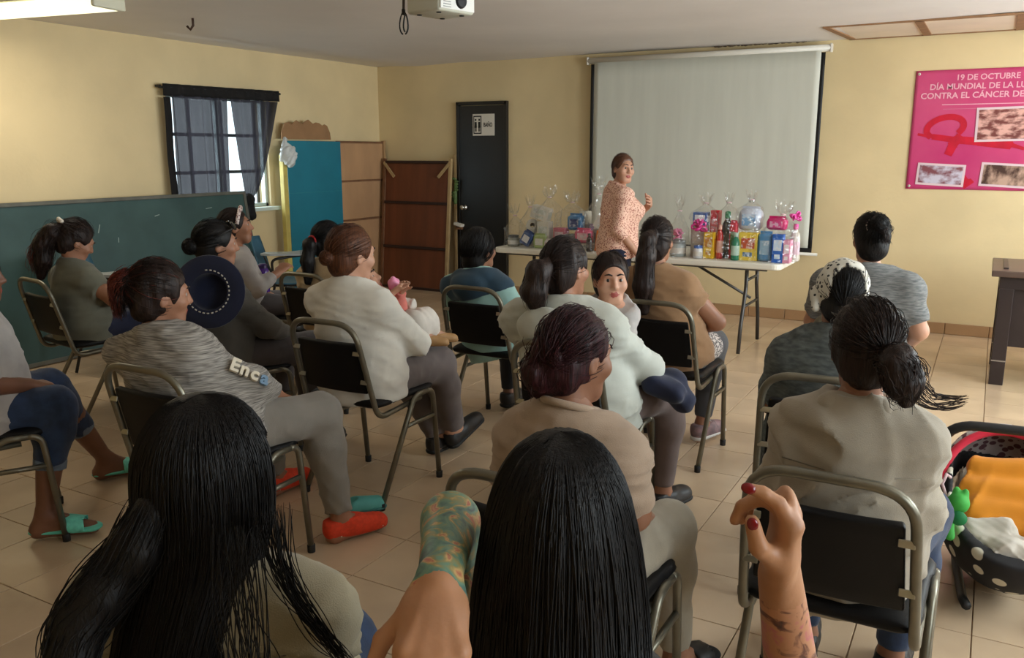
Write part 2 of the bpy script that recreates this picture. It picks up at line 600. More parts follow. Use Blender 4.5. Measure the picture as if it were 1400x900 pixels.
bb_back = tag(box('baseboard_back', M_grout, (XR - XL, 0.006, 0.095), c=((XL + XR) / 2, YB - 0.003, 0.0475)), kind='structure')
bt_me = bm_mesh('tile', box_bm(TS - 0.006, 0.012, 0.095, bev=0.003, seg=1)); bt_me.materials.append(M_base)
for i in range(-16, 9):
    link('tile', bt_me, None, bb_back, (TX + (i + .5) * TS, YB - 0.009, 0.049))
bb_left = tag(box('baseboard_left', M_grout, (0.006, YB - YF, 0.095), c=(XL + 0.003, (YF + YB) / 2, 0.0475)), kind='structure')
for i in range(-12, 16):
    link('tile', bt_me, None, bb_left, (XL + 0.009, TY + (i + .5) * TS, 0.049), (0, 0, PI / 2))
tag(box('baseboard_right', M_base, (0.014, YB - YF, 0.095), c=(XR - 0.007, (YF + YB) / 2, 0.0475)), kind='structure')
tag(box('baseboard_rear', M_base, (XR - XL, 0.014, 0.095), c=((XL + XR) / 2, YF + 0.007, 0.0475)), kind='structure')

# ceiling repair: brown strips framing a pale patch
M_strip = mat('brown_strip', (150, 112, 78), 0.8, var=0.15, vscale=12)
M_patch = mat('ceiling_patch', (232, 216, 196), 0.85, var=0.05, vscale=3)
for k, (a, b, c_) in enumerate([((-1.25, 7.15), (-1.17, 8.0), 0.05), ((-0.60, 7.12), (-0.60, 8.0), 0.06), ((0.05, 7.12), (0.05, 8.0), 0.06),
                                ((-1.27, 7.14), (1.3, 7.10), 0.03), ((-1.2, 8.0), (1.3, 8.0), 0.02)]):
    L = math.hypot(b[0] - a[0], b[1] - a[1])
    tag(box('trim_%d' % (k + 1), M_strip, (c_, L, 0.014), loc=((a[0] + b[0]) / 2, (a[1] + b[1]) / 2, ZC - 0.008),
            rot=(0, 0, math.atan2(b[1] - a[1], b[0] - a[0]) - PI / 2)), kind='structure')
tag(box('trim_6', M_patch, (2.45, 0.86, 0.006), c=(0.06, 7.56, ZC - 0.004)), kind='structure')
# crumbling joint between ceiling and wall above the screen
M_crack = mat('flaked_plaster', (96, 78, 62), 0.9, var=0.3, vscale=30)
tag(sdf_obj('trim_7', M_crack, [('add', Cap((-2.35 + .12 * i, 7.99 - .02 * (i % 2), ZC - .002), (-2.25 + .12 * i, 7.98, ZC - .004), 0.012, 0.006), .01) for i in range(7)] + [('noise', .004, (60, 60, 60), 3)], 0.006), kind='structure')

# glass
def glass_mat():
    m, nt, b = new_mat('window_glass')
    nt.nodes.remove(b)
    tr = nt.nodes.new('ShaderNodeBsdfTransparent'); tr.inputs[0].default_value = (.96, .98, .98, 1)
    gl = nt.nodes.new('ShaderNodeBsdfGlossy'); gl.inputs['Roughness'].default_value = 0.02
    mx = nt.nodes.new('ShaderNodeMixShader'); mx.inputs[0].default_value = .04
    nt.links.new(tr.outputs[0], mx.inputs[1]); nt.links.new(gl.outputs[0], mx.inputs[2])
    nt.links.new(mx.outputs[0], nt.nodes['Material Output'].inputs['Surface'])
    return m
M_glass = glass_mat()
M_alu = mat('window_aluminium', (190, 205, 208), 0.35, metal=0.6)
M_iron = mat('black_iron', (18, 18, 20), 0.5)

def window(idx, x, y0, y1, z0, z1, nv, nh, bars=False, side=-1):
    root = tag(empty('window_%d' % idx, (x, (y0 + y1) / 2, z0)), kind='structure')
    w, h = y1 - y0, z1 - z0
    bm = bmesh.new(); t = 0.035
    for c, s in (((0, 0, t / 2), (0.05, w, t)), ((0, 0, h - t / 2), (0.05, w, t)), ((0, -w / 2 + t / 2, h / 2), (0.05, t, h)), ((0, w / 2 - t / 2, h / 2), (0.05, t, h))):
        box_bm(*s, bev=0.004, seg=1, c=c, bm=bm)
    link('window_frame', bm_mesh('window_frame', bm), M_alu, root)
    for i in range(1, nv):
        box('mullion', M_alu, (0.04, 0.03, h - 2 * t), c=(0, -w / 2 + w * i / nv, h / 2), parent=root, bev=0.003)
    for i in range(nv):
        box('pane', M_glass, (0.005, w / nv - 0.03, h - 2 * t), c=(0, -w / 2 + w * (i + .5) / nv, h / 2), parent=root)
    if bars:
        for q in range(1, nh):
            box('bar', M_iron, (0.02, w, 0.03), c=(side * 0.09, 0, h * q / nh), parent=root)
        for q in (0.02, 0.30, 0.62, 0.98):
            box('bar', M_iron, (0.02, 0.03, h), c=(side * 0.09, -w / 2 + w * q, h / 2), parent=root)
    return root
window(1, XL - 0.06, *WL, 2, 3, True, -1)
for k, wr in enumerate(WR):
    window(2 + k, XR + 0.06, *wr, 3, 3, False)
    tag(box('trim_%d' % (8 + k), M_wall, (0.06, wr[1] - wr[0] + .1, 0.03), c=(XR - 0.03, (wr[0] + wr[1]) / 2, wr[2] - 0.015), bev=.004), kind='structure')
tag(box('trim_11', mat('painted_sill', (205, 220, 215), 0.5), (0.08, WL[1] - WL[0] + .12, 0.035), c=(XL + 0.035, (WL[0] + WL[1]) / 2, WL[2] - 0.018), bev=.005), kind='structure')

# door
M_door = mat('black_door', (22, 19, 18), 0.35, var=0.25, vscale=3, stretch=(1, 1, .15))
door = tag(empty('door_1', (-4.85, YB, 0)), kind='structure')
box('door_leaf', M_door, (0.56, 0.035, 2.0), c=(0, -0.022, 1.01), parent=door, bev=.003)
for s in (-1, 1):
    box('door_jamb', M_door, (0.035, 0.05, 2.05), c=(s * 0.297, -0.026, 1.025), parent=door, bev=.004)
box('door_head', M_door, (0.63, 0.05, 0.035), c=(0, -0.026, 2.035), parent=door, bev=.004)
kn = lathe('door_knob', mat('brushed_steel', (190, 188, 182), 0.25, metal=1), [(0, .0), (.03, .0), (.03, .006), (.011, .01), (.011, .035), (.026, .045), (.03, .06), (.02, .075), (0, .078)], door, loc=(-0.22, -0.04, 0.93), rot=(PI / 2, 0, 0))
sign = tag(empty('door_sign', (-4.82, YB - 0.041, 1.81)), 'small white restroom sign with black pictogram fixed on the black door', 'sign')
M_paper = mat('white_paper', (222, 216, 204), 0.7)
M_ink = mat('black_ink', (25, 25, 25), 0.7)
box('sign_plate', M_paper, (0.27, 0.004, 0.225), c=(0, -0.002, 0), parent=sign, bev=.001)
text_mesh('lettering', 'BAÑO', 0.062, M_ink, sign, (0.055, -0.0045, -0.002), (PI / 2, 0, 0), bold=0.0012, sx=.62)
bm = bmesh.new()
for c, s in (((-.075, 0, .088), (.1, .001, .012)), ((-.075, 0, -.088), (.1, .001, .012)), ((-.12, 0, 0), (.01, .001, .18)), ((-.03, 0, 0), (.01, .001, .18))):
    box_bm(*s, c=(c[0], -.0045, c[2]), bm=bm)
link('pictogram_border', bm_mesh('b', bm), M_ink, sign)
for sx in (-.097, -.053):
    V, Q = join_np([tube_np([(sx, -.005, .03), (sx, -.005, -.03)], [.012, .015], 8), tube_np([(sx - .006, -.005, -.03), (sx - .006, -.005, -.07)], .005, 6),
                    tube_np([(sx + .006, -.005, -.03), (sx + .006, -.005, -.07)], .005, 6), tube_np([(sx, -.005, .042), (sx, -.005, .062)], .0095, 8)])
    V[:, 1] = -.0045 + (V[:, 1] + .005) * .05
    link('pictogram_figure', mesh_np('p', V, Q), M_ink, sign)

# projection screen
M_scr = mat('screen_fabric', (206, 206, 194), 0.75, var=0.03, vscale=4, stretch=(3, 1, .3))
M_blk = mat('black_border', (14, 14, 15), 0.6)
M_whm = mat('white_metal', (216, 210, 198), 0.4)
scr = tag(empty('projection_screen', (-2.46, YB - 0.11, 0.60)), 'large pull-down projection screen with black borders hanging on the back wall', 'screen')
W2 = 1.09
sheet('screen_fabric', M_scr, lambda u, v: ((u - .5) * 2 * (W2 - .035), 0.008 * math.sin(u * 9 + .5) * (1 - v), 0.06 + v * 1.72), 40, 12, scr, thick=.002)
for s in (-1, 1):
    sheet('side_border', M_blk, lambda u, v: (s * (W2 - .0175 + (u - .5) * .035), 0.002 + 0.006 * math.sin(v * 5) * (1 - v), 0.06 + v * 1.70), 2, 12, scr, thick=.003)
box('bottom_border', M_blk, (2 * W2, 0.006, 0.04), c=(0, 0, 0.065), parent=scr, bev=.001)
tube('bottom_bar', M_whm, [(-W2 - .05, 0, 0.03), (W2 + .05, 0, 0.03)], 0.014, scr)
tube('roller_case', M_whm, [(-W2 - .04, 0.02, 1.795), (W2 + .04, 0.02, 1.795)], 0.030, scr, sides=12)
for s in (-1, 1):
    box('end_cap', M_whm, (0.02, 0.07, 0.075), c=(s * (W2 + .04), 0.025, 1.795), parent=scr, bev=.01)
    box('wall_bracket', M_whm, (0.03, 0.06, 0.05), c=(s * (W2 - .1), 0.075, 1.80), parent=scr, bev=.004)

# poster
M_post = mat('poster_pink', (214, 84, 128), 0.35, col2=(196, 52, 112), vscale=1.8, ramp=(.3, .7))
M_ptx = mat('poster_lettering', (238, 178, 194), 0.5)
M_rib = mat('ribbon_print', (200, 22, 52), 0.35, var=.12, vscale=9)
PW, PH = 1.05, 0.96
post = tag(empty('awareness_banner', (-0.135, YB - 0.006, 1.70)), 'pink printed awareness banner with red ribbon and three photos on the wall', 'banner')
sheet('banner_cloth', M_post, lambda u, v: ((u - .5) * PW, -0.002 - 0.0008 * (math.sin(u * 11 + v * 4) * .5 + .5) * math.sin(PI * u), (v - .5) * PH), 40, 30, post, thick=.001)
PY = -0.0042
for s_, z_, sz in (('19 DE OCTUBRE', .415, .062), ('DÍA MUNDIAL DE LA LUCHA', .345, .064), ('CONTRA EL CÁNCER DE MAMA', .275, .066)):
    text_mesh('lettering', s_, sz, M_ptx, post, (0, PY, z_), (PI / 2, 0, 0), bold=0.0012, extrude=.0006)
box('small_print', M_ptx, (0.62, .0015, .006), c=(0, PY, .205), parent=post)
box('small_print', mat('poster_print_dim', (206, 110, 140), .5), (0.5, .0015, .005), c=(-.05, PY, .17), parent=post)
def flat_ribbon(pts, w, y):
    P = np.array(fillet(pts, .06, 6)); d = np.gradient(P, axis=0); n = np.stack([-d[:, 1], d[:, 0]], 1); n /= np.linalg.norm(n, axis=1)[:, None] + 1e-9
    ww = w if np.isscalar(w) else np.interp(np.linspace(0, 1, len(P)), np.linspace(0, 1, len(w)), w)[:, None]
    L, R_ = P + n * ww, P - n * ww
    V = [(p[0], y, p[1]) for p in L] + [(p[0], y, p[1]) for p in R_]
    k = len(P)
    return np.array(V), np.array([(i, i + 1, k + i + 1, k + i) for i in range(k - 1)])
V, Q = flat_ribbon([(-.47, -.03), (-.36, -.05), (-.20, -.075), (-.02, -.09), (.22, -.12), (.31, -.15)], [.010, .022, .028, .034, .036, .012], PY - .0008)
link('ribbon_band', mesh_np('r', V, Q, False), M_rib, post)
ring = [(-.27 + .135 * math.cos(a), .02 + .085 * math.sin(a) + .02 * math.cos(a)) for a in np.linspace(-.75, 3.9, 26)]
V, Q = flat_ribbon(ring, .024, PY - .0012)
link('ribbon_loop', mesh_np('r', V, Q, False), M_rib, post)
V, Q = flat_ribbon([(-.15, -.04), (-.20, -.12), (-.23, -.20)], [.03, .045, .03], PY - .0005)
link('ribbon_tail', mesh_np('r', V, Q, False), M_rib, post)
V, Q = flat_ribbon([(-.11, -.36), (-.08, -.41), (-.05, -.445)], [.02, .035, .045], PY - .0005)
link('ribbon_tail', mesh_np('r', V, Q, False), M_rib, post)
M_brd = mat('photo_border', (226, 200, 206), .6)
def photo(cx, cz, w, h, c1, c2, sc, st, rot):
    f = box('photo_print', M_brd, (w, .0012, h), parent=post, loc=(cx, PY - .003, cz), rot=(0, rot, 0))
    box('photo_image', mat('photo_%g_%g' % (cx, cz), c1, .5, col2=c2, vscale=sc, stretch=st, ramp=(.42, .58), detail=6), (w - .035, .0016, h - .035), c=(0, -.001, 0), parent=f)
photo(.20, .045, .50, .27, (120, 60, 55), (226, 172, 160), 11, (1, 1, 2.4), -.02)
photo(-.27, -.36, .36, .18, (130, 70, 78), (206, 198, 214), 9, (1, 1, 1.5), .05)
photo(.22, -.36, .40, .19, (70, 42, 32), (196, 160, 140), 7, (1.5, 1, 1), .05)
for sx in (-1, 1):
    for sz in (-1, 1):
        lathe('grommet', M_whm, [(.004, 0), (.011, .001), (.011, .003), (.004, .004)], post, n=12, loc=(sx * (PW / 2 - .025), PY, sz * (PH / 2 - .025)), rot=(PI / 2, 0, 0))

# ceiling lamps (one shows in the corner of the picture)
M_lampb = mat('lamp_body', (225, 222, 200), .5)
M_diff = mat('lamp_diffuser', (240, 235, 190), .4, emit=(255, 246, 205), estr=1.3)
def ceiling_lamp(x, y, rz, label):
    r = tag(empty('ceiling_lamp', (x, y, ZC - .03), rz), label, 'lamp')
    box('lamp_body', M_lampb, (1.24, .26, .035), c=(0, 0, .005), parent=r, bev=.01)
    box('diffuser', M_diff, (1.2, .24, .06), c=(0, 0, -.042), parent=r, bev=.028, smooth=True, seg=4)
    for s in (-1, 1):
        box('end_cap', M_lampb, (.03, .25, .068), c=(s * .61, 0, -.04), parent=r, bev=.012)
    d = bpy.data.lights.new('lamp_light', 'AREA'); d.shape = 'RECTANGLE'; d.size, d.size_y = 1.15, .2; d.energy = 11; d.color = (1, .93, .78)
    lo = bpy.data.objects.new('lamp_light', d); lo.location = (0, 0, -.085); lo.parent = r; COL.objects.link(lo)
ceiling_lamp(-5.35, 3.42, .16, 'fluorescent ceiling lamp with yellowed diffuser above the green chalkboard')

# ceiling hook
hk = tag(tube('ceiling_hook', mat('rusty_iron', (70, 50, 40), .6, metal=.4), [(-5.16, 4.5, ZC + .0), (-5.16, 4.5, ZC - .05), (-5.18, 4.49, ZC - .08), (-5.2, 4.48, ZC - .055)], .009, sides=6), 'small rusty iron hook in the ceiling beyond the lamp', 'hook')

# projector
prj = tag(empty('projector', (-2.52, 3.76, 2.20), math.radians(-12)), 'white ceiling projector on a short pole', 'projector')
M_prj = mat('projector_shell', (205, 204, 188), .45)
box('projector_body', M_prj, (.235, .25, .09), c=(0, 0, .045), parent=prj, bev=.016, smooth=True, seg=3)
box('front_panel', mat('projector_front', (232, 230, 224), .4), (.008, .235, .074), c=(.119, 0, .048), parent=prj, bev=.003)
lathe('lens', M_blk, [(0, .018), (.022, .012), (.03, .014), (.034, .006), (.036, 0)], prj, loc=(.122, .02, .055), rot=(0, PI / 2, 0))
for i in range(5):
    box('vent_slat', mat('vent_grey', (150, 150, 145), .5), (.003, .05, .004), c=(.124, -.075, .02 + i * .012), parent=prj)
tube('ceiling_pole', M_whm, [(-.02, 0, .085), (-.02, 0, .27)], .018, prj)
lathe('pole_flange', M_whm, [(0, 0), (.06, 0), (.06, -.012), (.02, -.02)], prj, loc=(-.02, 0, .275))
for sx in (-.07, .07):
    for sy in (-.08, .08):
        lathe('rubber_foot', M_blk, [(0, -.006), (.012, -.006), (.014, 0)], prj, n=10, loc=(sx, sy, .002))
cbl = tag(empty('hanging_cable', (-2.72, 3.72, 2.14)), 'looped black cable hanging from the ceiling beside the projector', 'cable')
lp = [(.001 * i, 0, .33 - .012 * i) for i in range(22)]
tube('cable_drop', mat('grey_cable', (90, 84, 80), .6), [(0, 0, .33), (0.004, 0, .2), (0, 0, .09)], .007, cbl, sides=6)
for r_, off in ((.026, 0), (.017, .012)):
    tube('cable_loop', M_blk, [(off + r_ * math.sin(a) * (1 if off == 0 else .8), .004 * math.sin(2 * a), .03 - .055 * math.cos(a) * (1 if off == 0 else .8)) for a in np.linspace(.25, 2 * PI - .25, 22)], .004, cbl, sides=6)
box('cable_tie', M_blk, (.016, .016, .03), c=(0, 0, .085), parent=cbl, bev=.004)

# chalkboard leaning on the left wall
M_chalk = mat('chalkboard_green', (38, 66, 66), .55, col2=(60, 90, 88), vscale=2.5, ramp=(.3, .8), detail=8)
M_bwood = mat('board_trim', (92, 92, 84), .6, var=.15, vscale=10)
chb = tag(empty('chalkboard', (XL + 0.34, 4.02, 0)), 'long dark green chalkboard leaning on the yellow wall', 'chalkboard')
lean = math.atan2(.19, 1.18)
chb.rotation_euler = (0, -lean, 0)
box('writing_surface', M_chalk, (.014, 3.44, 1.15), c=(0, 0, .595), parent=chb)
for z in (.02, 1.17):
    box('trim_rail', M_bwood, (.026, 3.5, .03), c=(.004, 0, z), parent=chb, bev=.004)
for y in (-1.735, 1.735):
    box('trim_stile', M_bwood, (.026, .03, 1.12), c=(.004, y, .595), parent=chb, bev=.004)
M_chk = mat('chalk_mark', (150, 165, 160), .9)
for (y, z, l, a) in [(-.9, .98, .05, .3), (.2, .95, .07, 1.2), (.75, 1.02, .05, .2), (.35, .85, .04, 1.4), (1.3, 1.05, .07, .1), (-.3, .8, .05, .8), (1.05, .78, .04, .5), (-1.2, .9, .05, .9)]:
    box('chalk_mark', M_chk, (.001, l, .006), parent=chb, loc=(.0076, y, z), rot=(a, 0, 0))

# boards stacked in the far left corner
blue = tag(empty('blue_board', (XL + .12, 6.78, 0)), 'tall turquoise painted board standing against the wall next to the window', 'board')
box('board_sheet', mat('turquoise_paint', (24, 118, 140), .55, var=.06, vscale=4), (.02, .80, 1.63), c=(0, 0, .82), parent=blue, bev=.002)
box('joint_strip', mat('turquoise_joint', (40, 126, 142), .6), (.004, .79, .008), c=(.011, 0, 1.12), parent=blue)
tan = tag(empty('plywood_divider', (XL + .085, 7.56, 0)), 'tan plywood board with horizontal battens between the turquoise board and the corner', 'board')
M_ply = mat('tan_plywood', (188, 146, 106), .7, var=.10, vscale=4, stretch=(1, 1, .4))
M_batt = mat('batten_wood', (120, 82, 54), .7, var=.2, vscale=8)
for z0, z1 in ((0.02, .78), (.80, 1.21), (1.22, 1.63)):
    box('board_panel', M_ply, (.014, .80, z1 - z0), c=(0, 0, (z0 + z1) / 2), parent=tan, bev=.002)
for z in (.79, 1.215, 1.63):
    box('batten', M_batt, (.026, .80, .022), c=(.008, 0, z), parent=tan, bev=.003)
box('board_stile', mat('old_tan_wood', (166, 132, 92), .7), (.04, .035, 1.64), c=(.01, .405, .83), parent=tan, bev=.004)
pol = tag(box('yellow_post', mat('yellow_post', (196, 178, 96), .6, var=.12, vscale=9), (.05, .06, 1.5), c=(0, 0, .75), loc=(XL + .14, 6.31, 0), bev=.004), 'slim yellow wooden post beside the turquoise board', 'post')
# scalloped cardboard cutout on top of the board
sc = [(-.36, 0), (-.355, .07), (-.31, .15), (-.25, .165), (-.22, .14), (-.185, .16), (-.14, .185), (-.10, .165), (-.06, .15), (-.02, .175), (.03, .195), (.07, .17), (.10, .155), (.14, .17), (.19, .165), (.24, .14), (.27, .155), (.31, .14), (.35, .07), (.36, 0)]
bm = bmesh.new(); vs = [bm.verts.new((0, y, z)) for y, z in sc]; fc = bm.faces.new(vs)
ex = bmesh.ops.extrude_face_region(bm, geom=[fc]); bmesh.ops.translate(bm, vec=(.008, 0, 0), verts=[v for v in ex['geom'] if isinstance(v, bmesh.types.BMVert)])
ct = tag(link('cardboard_cutout', bm_mesh('c', bm), mat('cardboard', (152, 114, 78), .8, var=.08, vscale=7), None, (XL + .10, 6.70, 1.652)), 'scalloped brown cardboard cutout standing on top of the turquoise board', 'cutout')
# plastic bag hung on the post
bag = tag(sdf_obj('plastic_bag', mat('white_plastic_bag', (220, 222, 220), .35, alpha=.8), [('add', Ell((0, 0, -.06), (.06, .09, .10)), .03), ('add', Cap((0, -.03, .03), (0, -.05, .10), .02, .012), .04), ('add', Cap((0, .0, -.12), (.01, .03, -.16), .05, .02), .04), ('noise', .016, (38, 38, 38), 5)], .007), 'crumpled white plastic bag hanging at the edge of the turquoise board', 'bag')
bag.location = (XL + .205, 6.32, 1.56)

# brown wooden panel leaning near the door
brd = tag(empty('brown_panel', (-5.65, YB - .23, 0)), 'reddish brown wooden panel with dark battens leaning on the wall beside the black door', 'board')
brd.rotation_euler = (-math.atan2(.13, 1.4), 0, 0)
M_redw = mat('red_brown_wood', (112, 62, 36), .5, var=.18, vscale=3, stretch=(3, 1, .3))
M_dkw = mat('dark_batten', (52, 30, 22), .6)
M_pine = mat('pale_pine', (176, 148, 104), .65, var=.12, vscale=6)
for z0, z1 in ((.02, .46), (.48, .96), (.98, 1.42)):
    box('board_panel', M_redw, (.86, .012, z1 - z0), c=(0, 0, (z0 + z1) / 2), parent=brd, bev=.002)
for z in (.01, .47, .97, 1.42):
    box('batten', M_dkw, (.86, .03, .03), c=(0, -.014, z), parent=brd, bev=.003)
for s in (-1, 1):
    box('stile', M_pine if s > 0 else M_batt, (.035, .034, 1.46), c=(s * .446, -.008, .73), parent=brd, bev=.003)
    box('corner_brace', M_pine, (.03, .02, .22), parent=brd, loc=(s * .375, -.026, 1.335), rot=(0, s * .75, 0), bev=.002)
strip = tag(box('wooden_slat', M_pine, (.035, .02, 1.5), c=(0, 0, .75), loc=(-5.185, YB - .045, 0), bev=.003), 'pale upright wooden slat between the brown panel and the door', 'slat')
gar = tag(sdf_obj('leaf_garland', mat('green_leaves', (86, 110, 62), .6, var=.3, vscale=30), [('add', Cap((0, 0, .0), (.01, 0, .25), .02, .012), .01)] + [('add', Ell((random.uniform(-.02, .035), -.01, .02 + .03 * i), (.03, .012, .014)), .008) for i in range(9)], .006), 'small green leaf garland hanging on the slat by the door', 'garland')
gar.location = (-5.17, YB - .075, .98)
shelf = tag(empty('wall_bracket', (-5.13, YB, .74)), 'small whitish bracket shelf beside the black door', 'bracket')
box('ledge', M_paper, (.10, .10, .03), c=(.0, -.06, .0), parent=shelf, bev=.005, rot=(0, .25, 0))
box('support', M_batt, (.07, .07, .03), c=(.0, -.05, -.04), parent=shelf, bev=.005)

# curtain on the left window
def sheer():
    m, nt, b = new_mat('sheer_black')
    b.inputs['Base Color'].default_value = srgb(26, 24, 28); b.inputs['Roughness'].default_value = .85
    tr = nt.nodes.new('ShaderNodeBsdfTransparent'); tl = nt.nodes.new('ShaderNodeBsdfTranslucent'); tl.inputs[0].default_value = srgb(44, 42, 48)
    m1 = nt.nodes.new('ShaderNodeMixShader'); m1.inputs[0].default_value = .35
    nt.links.new(b.outputs[0], m1.inputs[1]); nt.links.new(tl.outputs[0], m1.inputs[2])
    m2 = nt.nodes.new('ShaderNodeMixShader'); m2.inputs[0].default_value = .955
    nt.links.new(tr.outputs[0], m2.inputs[1]); nt.links.new(m1.outputs[0], m2.inputs[2])
    nt.links.new(m2.outputs[0], nt.nodes['Material Output'].inputs['Surface'])
    return m
M_sheer = sheer()
M_dblack = mat('black_cloth', (16, 14, 15), .9)
cur = tag(empty('window_curtain', (XL + .05, 5.68, 1.0)), 'black sheer curtain on the window, one side knotted at the bottom', 'curtain')
tube('curtain_rod', M_iron, [(0.02, -.70, 1.06), (0.02, .71, 1.08)], .010, cur)
for s in (-.68, .69):
    box('rod_bracket', M_iron, (.05, .02, .02), c=(-.01, s, 1.07), parent=cur)
sheet('heading', M_dblack, lambda u, v: (.035 + .008 * math.sin(u * 70), -.67 + u * 1.345, .99 + v * .10 + u * .015), 90, 3, cur, thick=.002)
sheet('border', M_dblack, lambda u, v: (.032 + .006 * math.sin(v * 9), -.67 + u * .07, v * 1.0 - .02), 3, 16, cur, thick=.002)
sheet('curtain_panel', M_sheer, lambda u, v: (max(.012, .03 + .026 * math.sin(u * 30 + v + 1.5 * math.sin(u * 9))) , -.60 + u * (.60 + .02 * v), -.02 + v * 1.02), 90, 16, cur)
def knot_fn(u, v):
    # gathered towards the knot at the bottom
    g = 1 - v
    w0, w1 = .03 + .13 * g ** .9, .67
    y = (.04 + .13 * (1 - v) ** 1.2) + u * (.09 + (.55) * v ** .75)
    return (.035 + .022 * math.sin(u * 34 + 2 * v) * (.35 + .65 * v), y, .10 + v * .90)
sheet('tied_panel', M_sheer, knot_fn, 80, 20, cur)
sdf = [('add', Ell((.045, .20, .09), (.045, .06, .055)), .02), ('add', Cap((.045, .20, .06), (.045, .215, -.06), .03, .05), .03), ('noise', .008, (60, 60, 20), 9)]
sdf_obj('curtain_knot', M_dblack, sdf, .007, cur)

# ================================================================== FURNITURE
M_tube = mat('chair_tube', (122, 118, 104), .38, metal=.75, var=.12, vscale=14, bump=.08, bscale=90)
M_vinyl = mat('black_vinyl', (11, 11, 13), .5, spec=.25, bump=.12, bscale=260)
M_brk = mat('chrome_bracket', (170, 166, 150), .3, metal=.9)
M_rub = mat('rubber', (30, 29, 28), .8)

def make_chair():
    r = empty('stacking_chair')
    bw, tw = .195, .165
    pts = [(-bw, .33, .425), (-bw, .02, .405), (-tw - .01, -.095, .832), (tw + .01, -.095, .832), (bw, .02, .405), (bw, .33, .425)]
    tube('back_frame', M_tube, fillet(pts, [0, .07, .105, .105, .07, 0], 8), .0125, r, sides=10)
    for s in (-1, 1):
        x = s * .215
        arch = fillet([(x, 0, .012), (x, .26, .452), (x, .40, .452), (x, .445, .012)], [0, .07, .05, 0], 7)
        apex = [i for i, p in enumerate(arch) if p[1] >= .32][0]
        a, b = arch[:apex + 1], arch[apex:]
        tube('leg', M_tube, a, .0125, r, sides=10)
        tube('leg', M_tube, b, .0125, r, sides=10)
        tube('stretcher', M_tube, [(x, .185, .325), (x, .414, .325)], .0105, r, sides=8)
        for y in (0, .445):
            lathe('foot_cap', M_rub, [(0, 0), (.015, 0), (.016, .03), (.013, .032)], r, n=10, loc=(x, y, 0))
        for z in (.575, .705):
            t = (z - .405) / (.832 - .405)
            yb = .02 + t * (-.115)
            box('bracket', M_brk, (.035, .006, .018), parent=r, loc=(s * (bw - .026 * t - .014), yb - .010, z), rot=(-.26, 0, 0), bev=.002)
    # back panel, slightly curved
    def back(u, v):
        z = .520 + v * .225
        t = (z - .405) / .427
        yb = .02 - t * .115
        xw = .168 - .012 * v
        return ((u - .5) * 2 * xw, yb + .012 - .016 * (1 - (2 * u - 1) ** 2), z)
    bk = sheet('backrest', M_vinyl, back, 12, 6, r)
    m = bk.modifiers.new('solid', 'SOLIDIFY'); m.thickness = .026; m.offset = 0
    m = bk.modifiers.new('bev', 'BEVEL'); m.width = .007; m.segments = 2
    ops = [('add', Cap((-.13, .10, .462), (.13, .10, .462), .075, .075, (0, 0, 1), 3.2), .02), ('add', Cap((-.15, .36, .462), (.15, .36, .462), .065, .065, (0, 0, 1), 2.8), .02)]
    for q in range(7):
        y = .06 + q * .054
        ops.append(('add', Cap((-.145 - .01 * q / 6, y, .462), (.145 + .01 * q / 6, y, .462), .06, .06, (0, 0, 1), 2.6), .02))
    sdf_obj('seat', M_vinyl, ops, .013, r)
    return r

chair_proto = make_chair()
used_proto = [False]
def chair(x, y, deg, label):
    if not used_proto[0]:
        c = chair_proto; used_proto[0] = True
    else:
        c = copy_tree(chair_proto)
    c.location = (x, y, 0); c.rotation_euler = (0, 0, math.radians(deg))
    tag(c, label, 'chair', 'black stacking chairs')
    return c

# folding table
tab = tag(empty('folding_table', (-2.51, 6.68, 0)), 'long white folding table loaded with cellophane gift bags', 'table')
M_pla = mat('white_plastic', (226, 222, 208), .45, var=.03, vscale=5)
M_leg = mat('grey_leg_steel', (74, 72, 70), .4, metal=.6)
bm = box_bm(2.42, .76, .045, c=(0, 0, .7))
es = [e for e in bm.edges if abs(e.verts[0].co.z - e.verts[1].co.z) > .01]
bmesh.ops.bevel(bm, geom=es, offset=.06, segments=5, profile=.5, affect='EDGES')
es = [e for e in bm.edges if abs(e.verts[0].co.z - e.verts[1].co.z) < .001]
bmesh.ops.bevel(bm, geom=[e for e in es if e.calc_face_angle(0) > 1], offset=.010, segments=2, profile=.5, affect='EDGES')
link('tabletop', bm_mesh('t', bm), M_pla, tab)
for s in (-1, 1):
    x = s * .92
    for y in (-.27, .27):
        yy = 1 if y > 0 else -1
        tube('leg', M_leg, fillet([(x, y * .45, .67), (x, y * .62, .38), (x, y * .62, .30), (x, y * 1.12, .02)] if False else [(x, y * .62, .675), (x, y * .62, .50), (x, y * 1.0, .22), (x, y * 1.12, .01)], .12, 6), .015, tab)
    tube('cross_bar', M_leg, [(x, -.20, .36), (x, .20, .36)], .011, tab)
    tube('cross_bar', M_leg, [(x, -.17, .56), (x, .17, .56)], .011, tab)
    tube('brace', M_leg, [(x, 0, .40), (x - s * .52, 0, .672)], .011, tab)
tube('side_rail', M_leg, [(-1.1, -.3, .668), (1.1, -.3, .668)], .011, tab)
tube('side_rail', M_leg, [(-1.1, .3, .668), (1.1, .3, .668)], .011, tab)

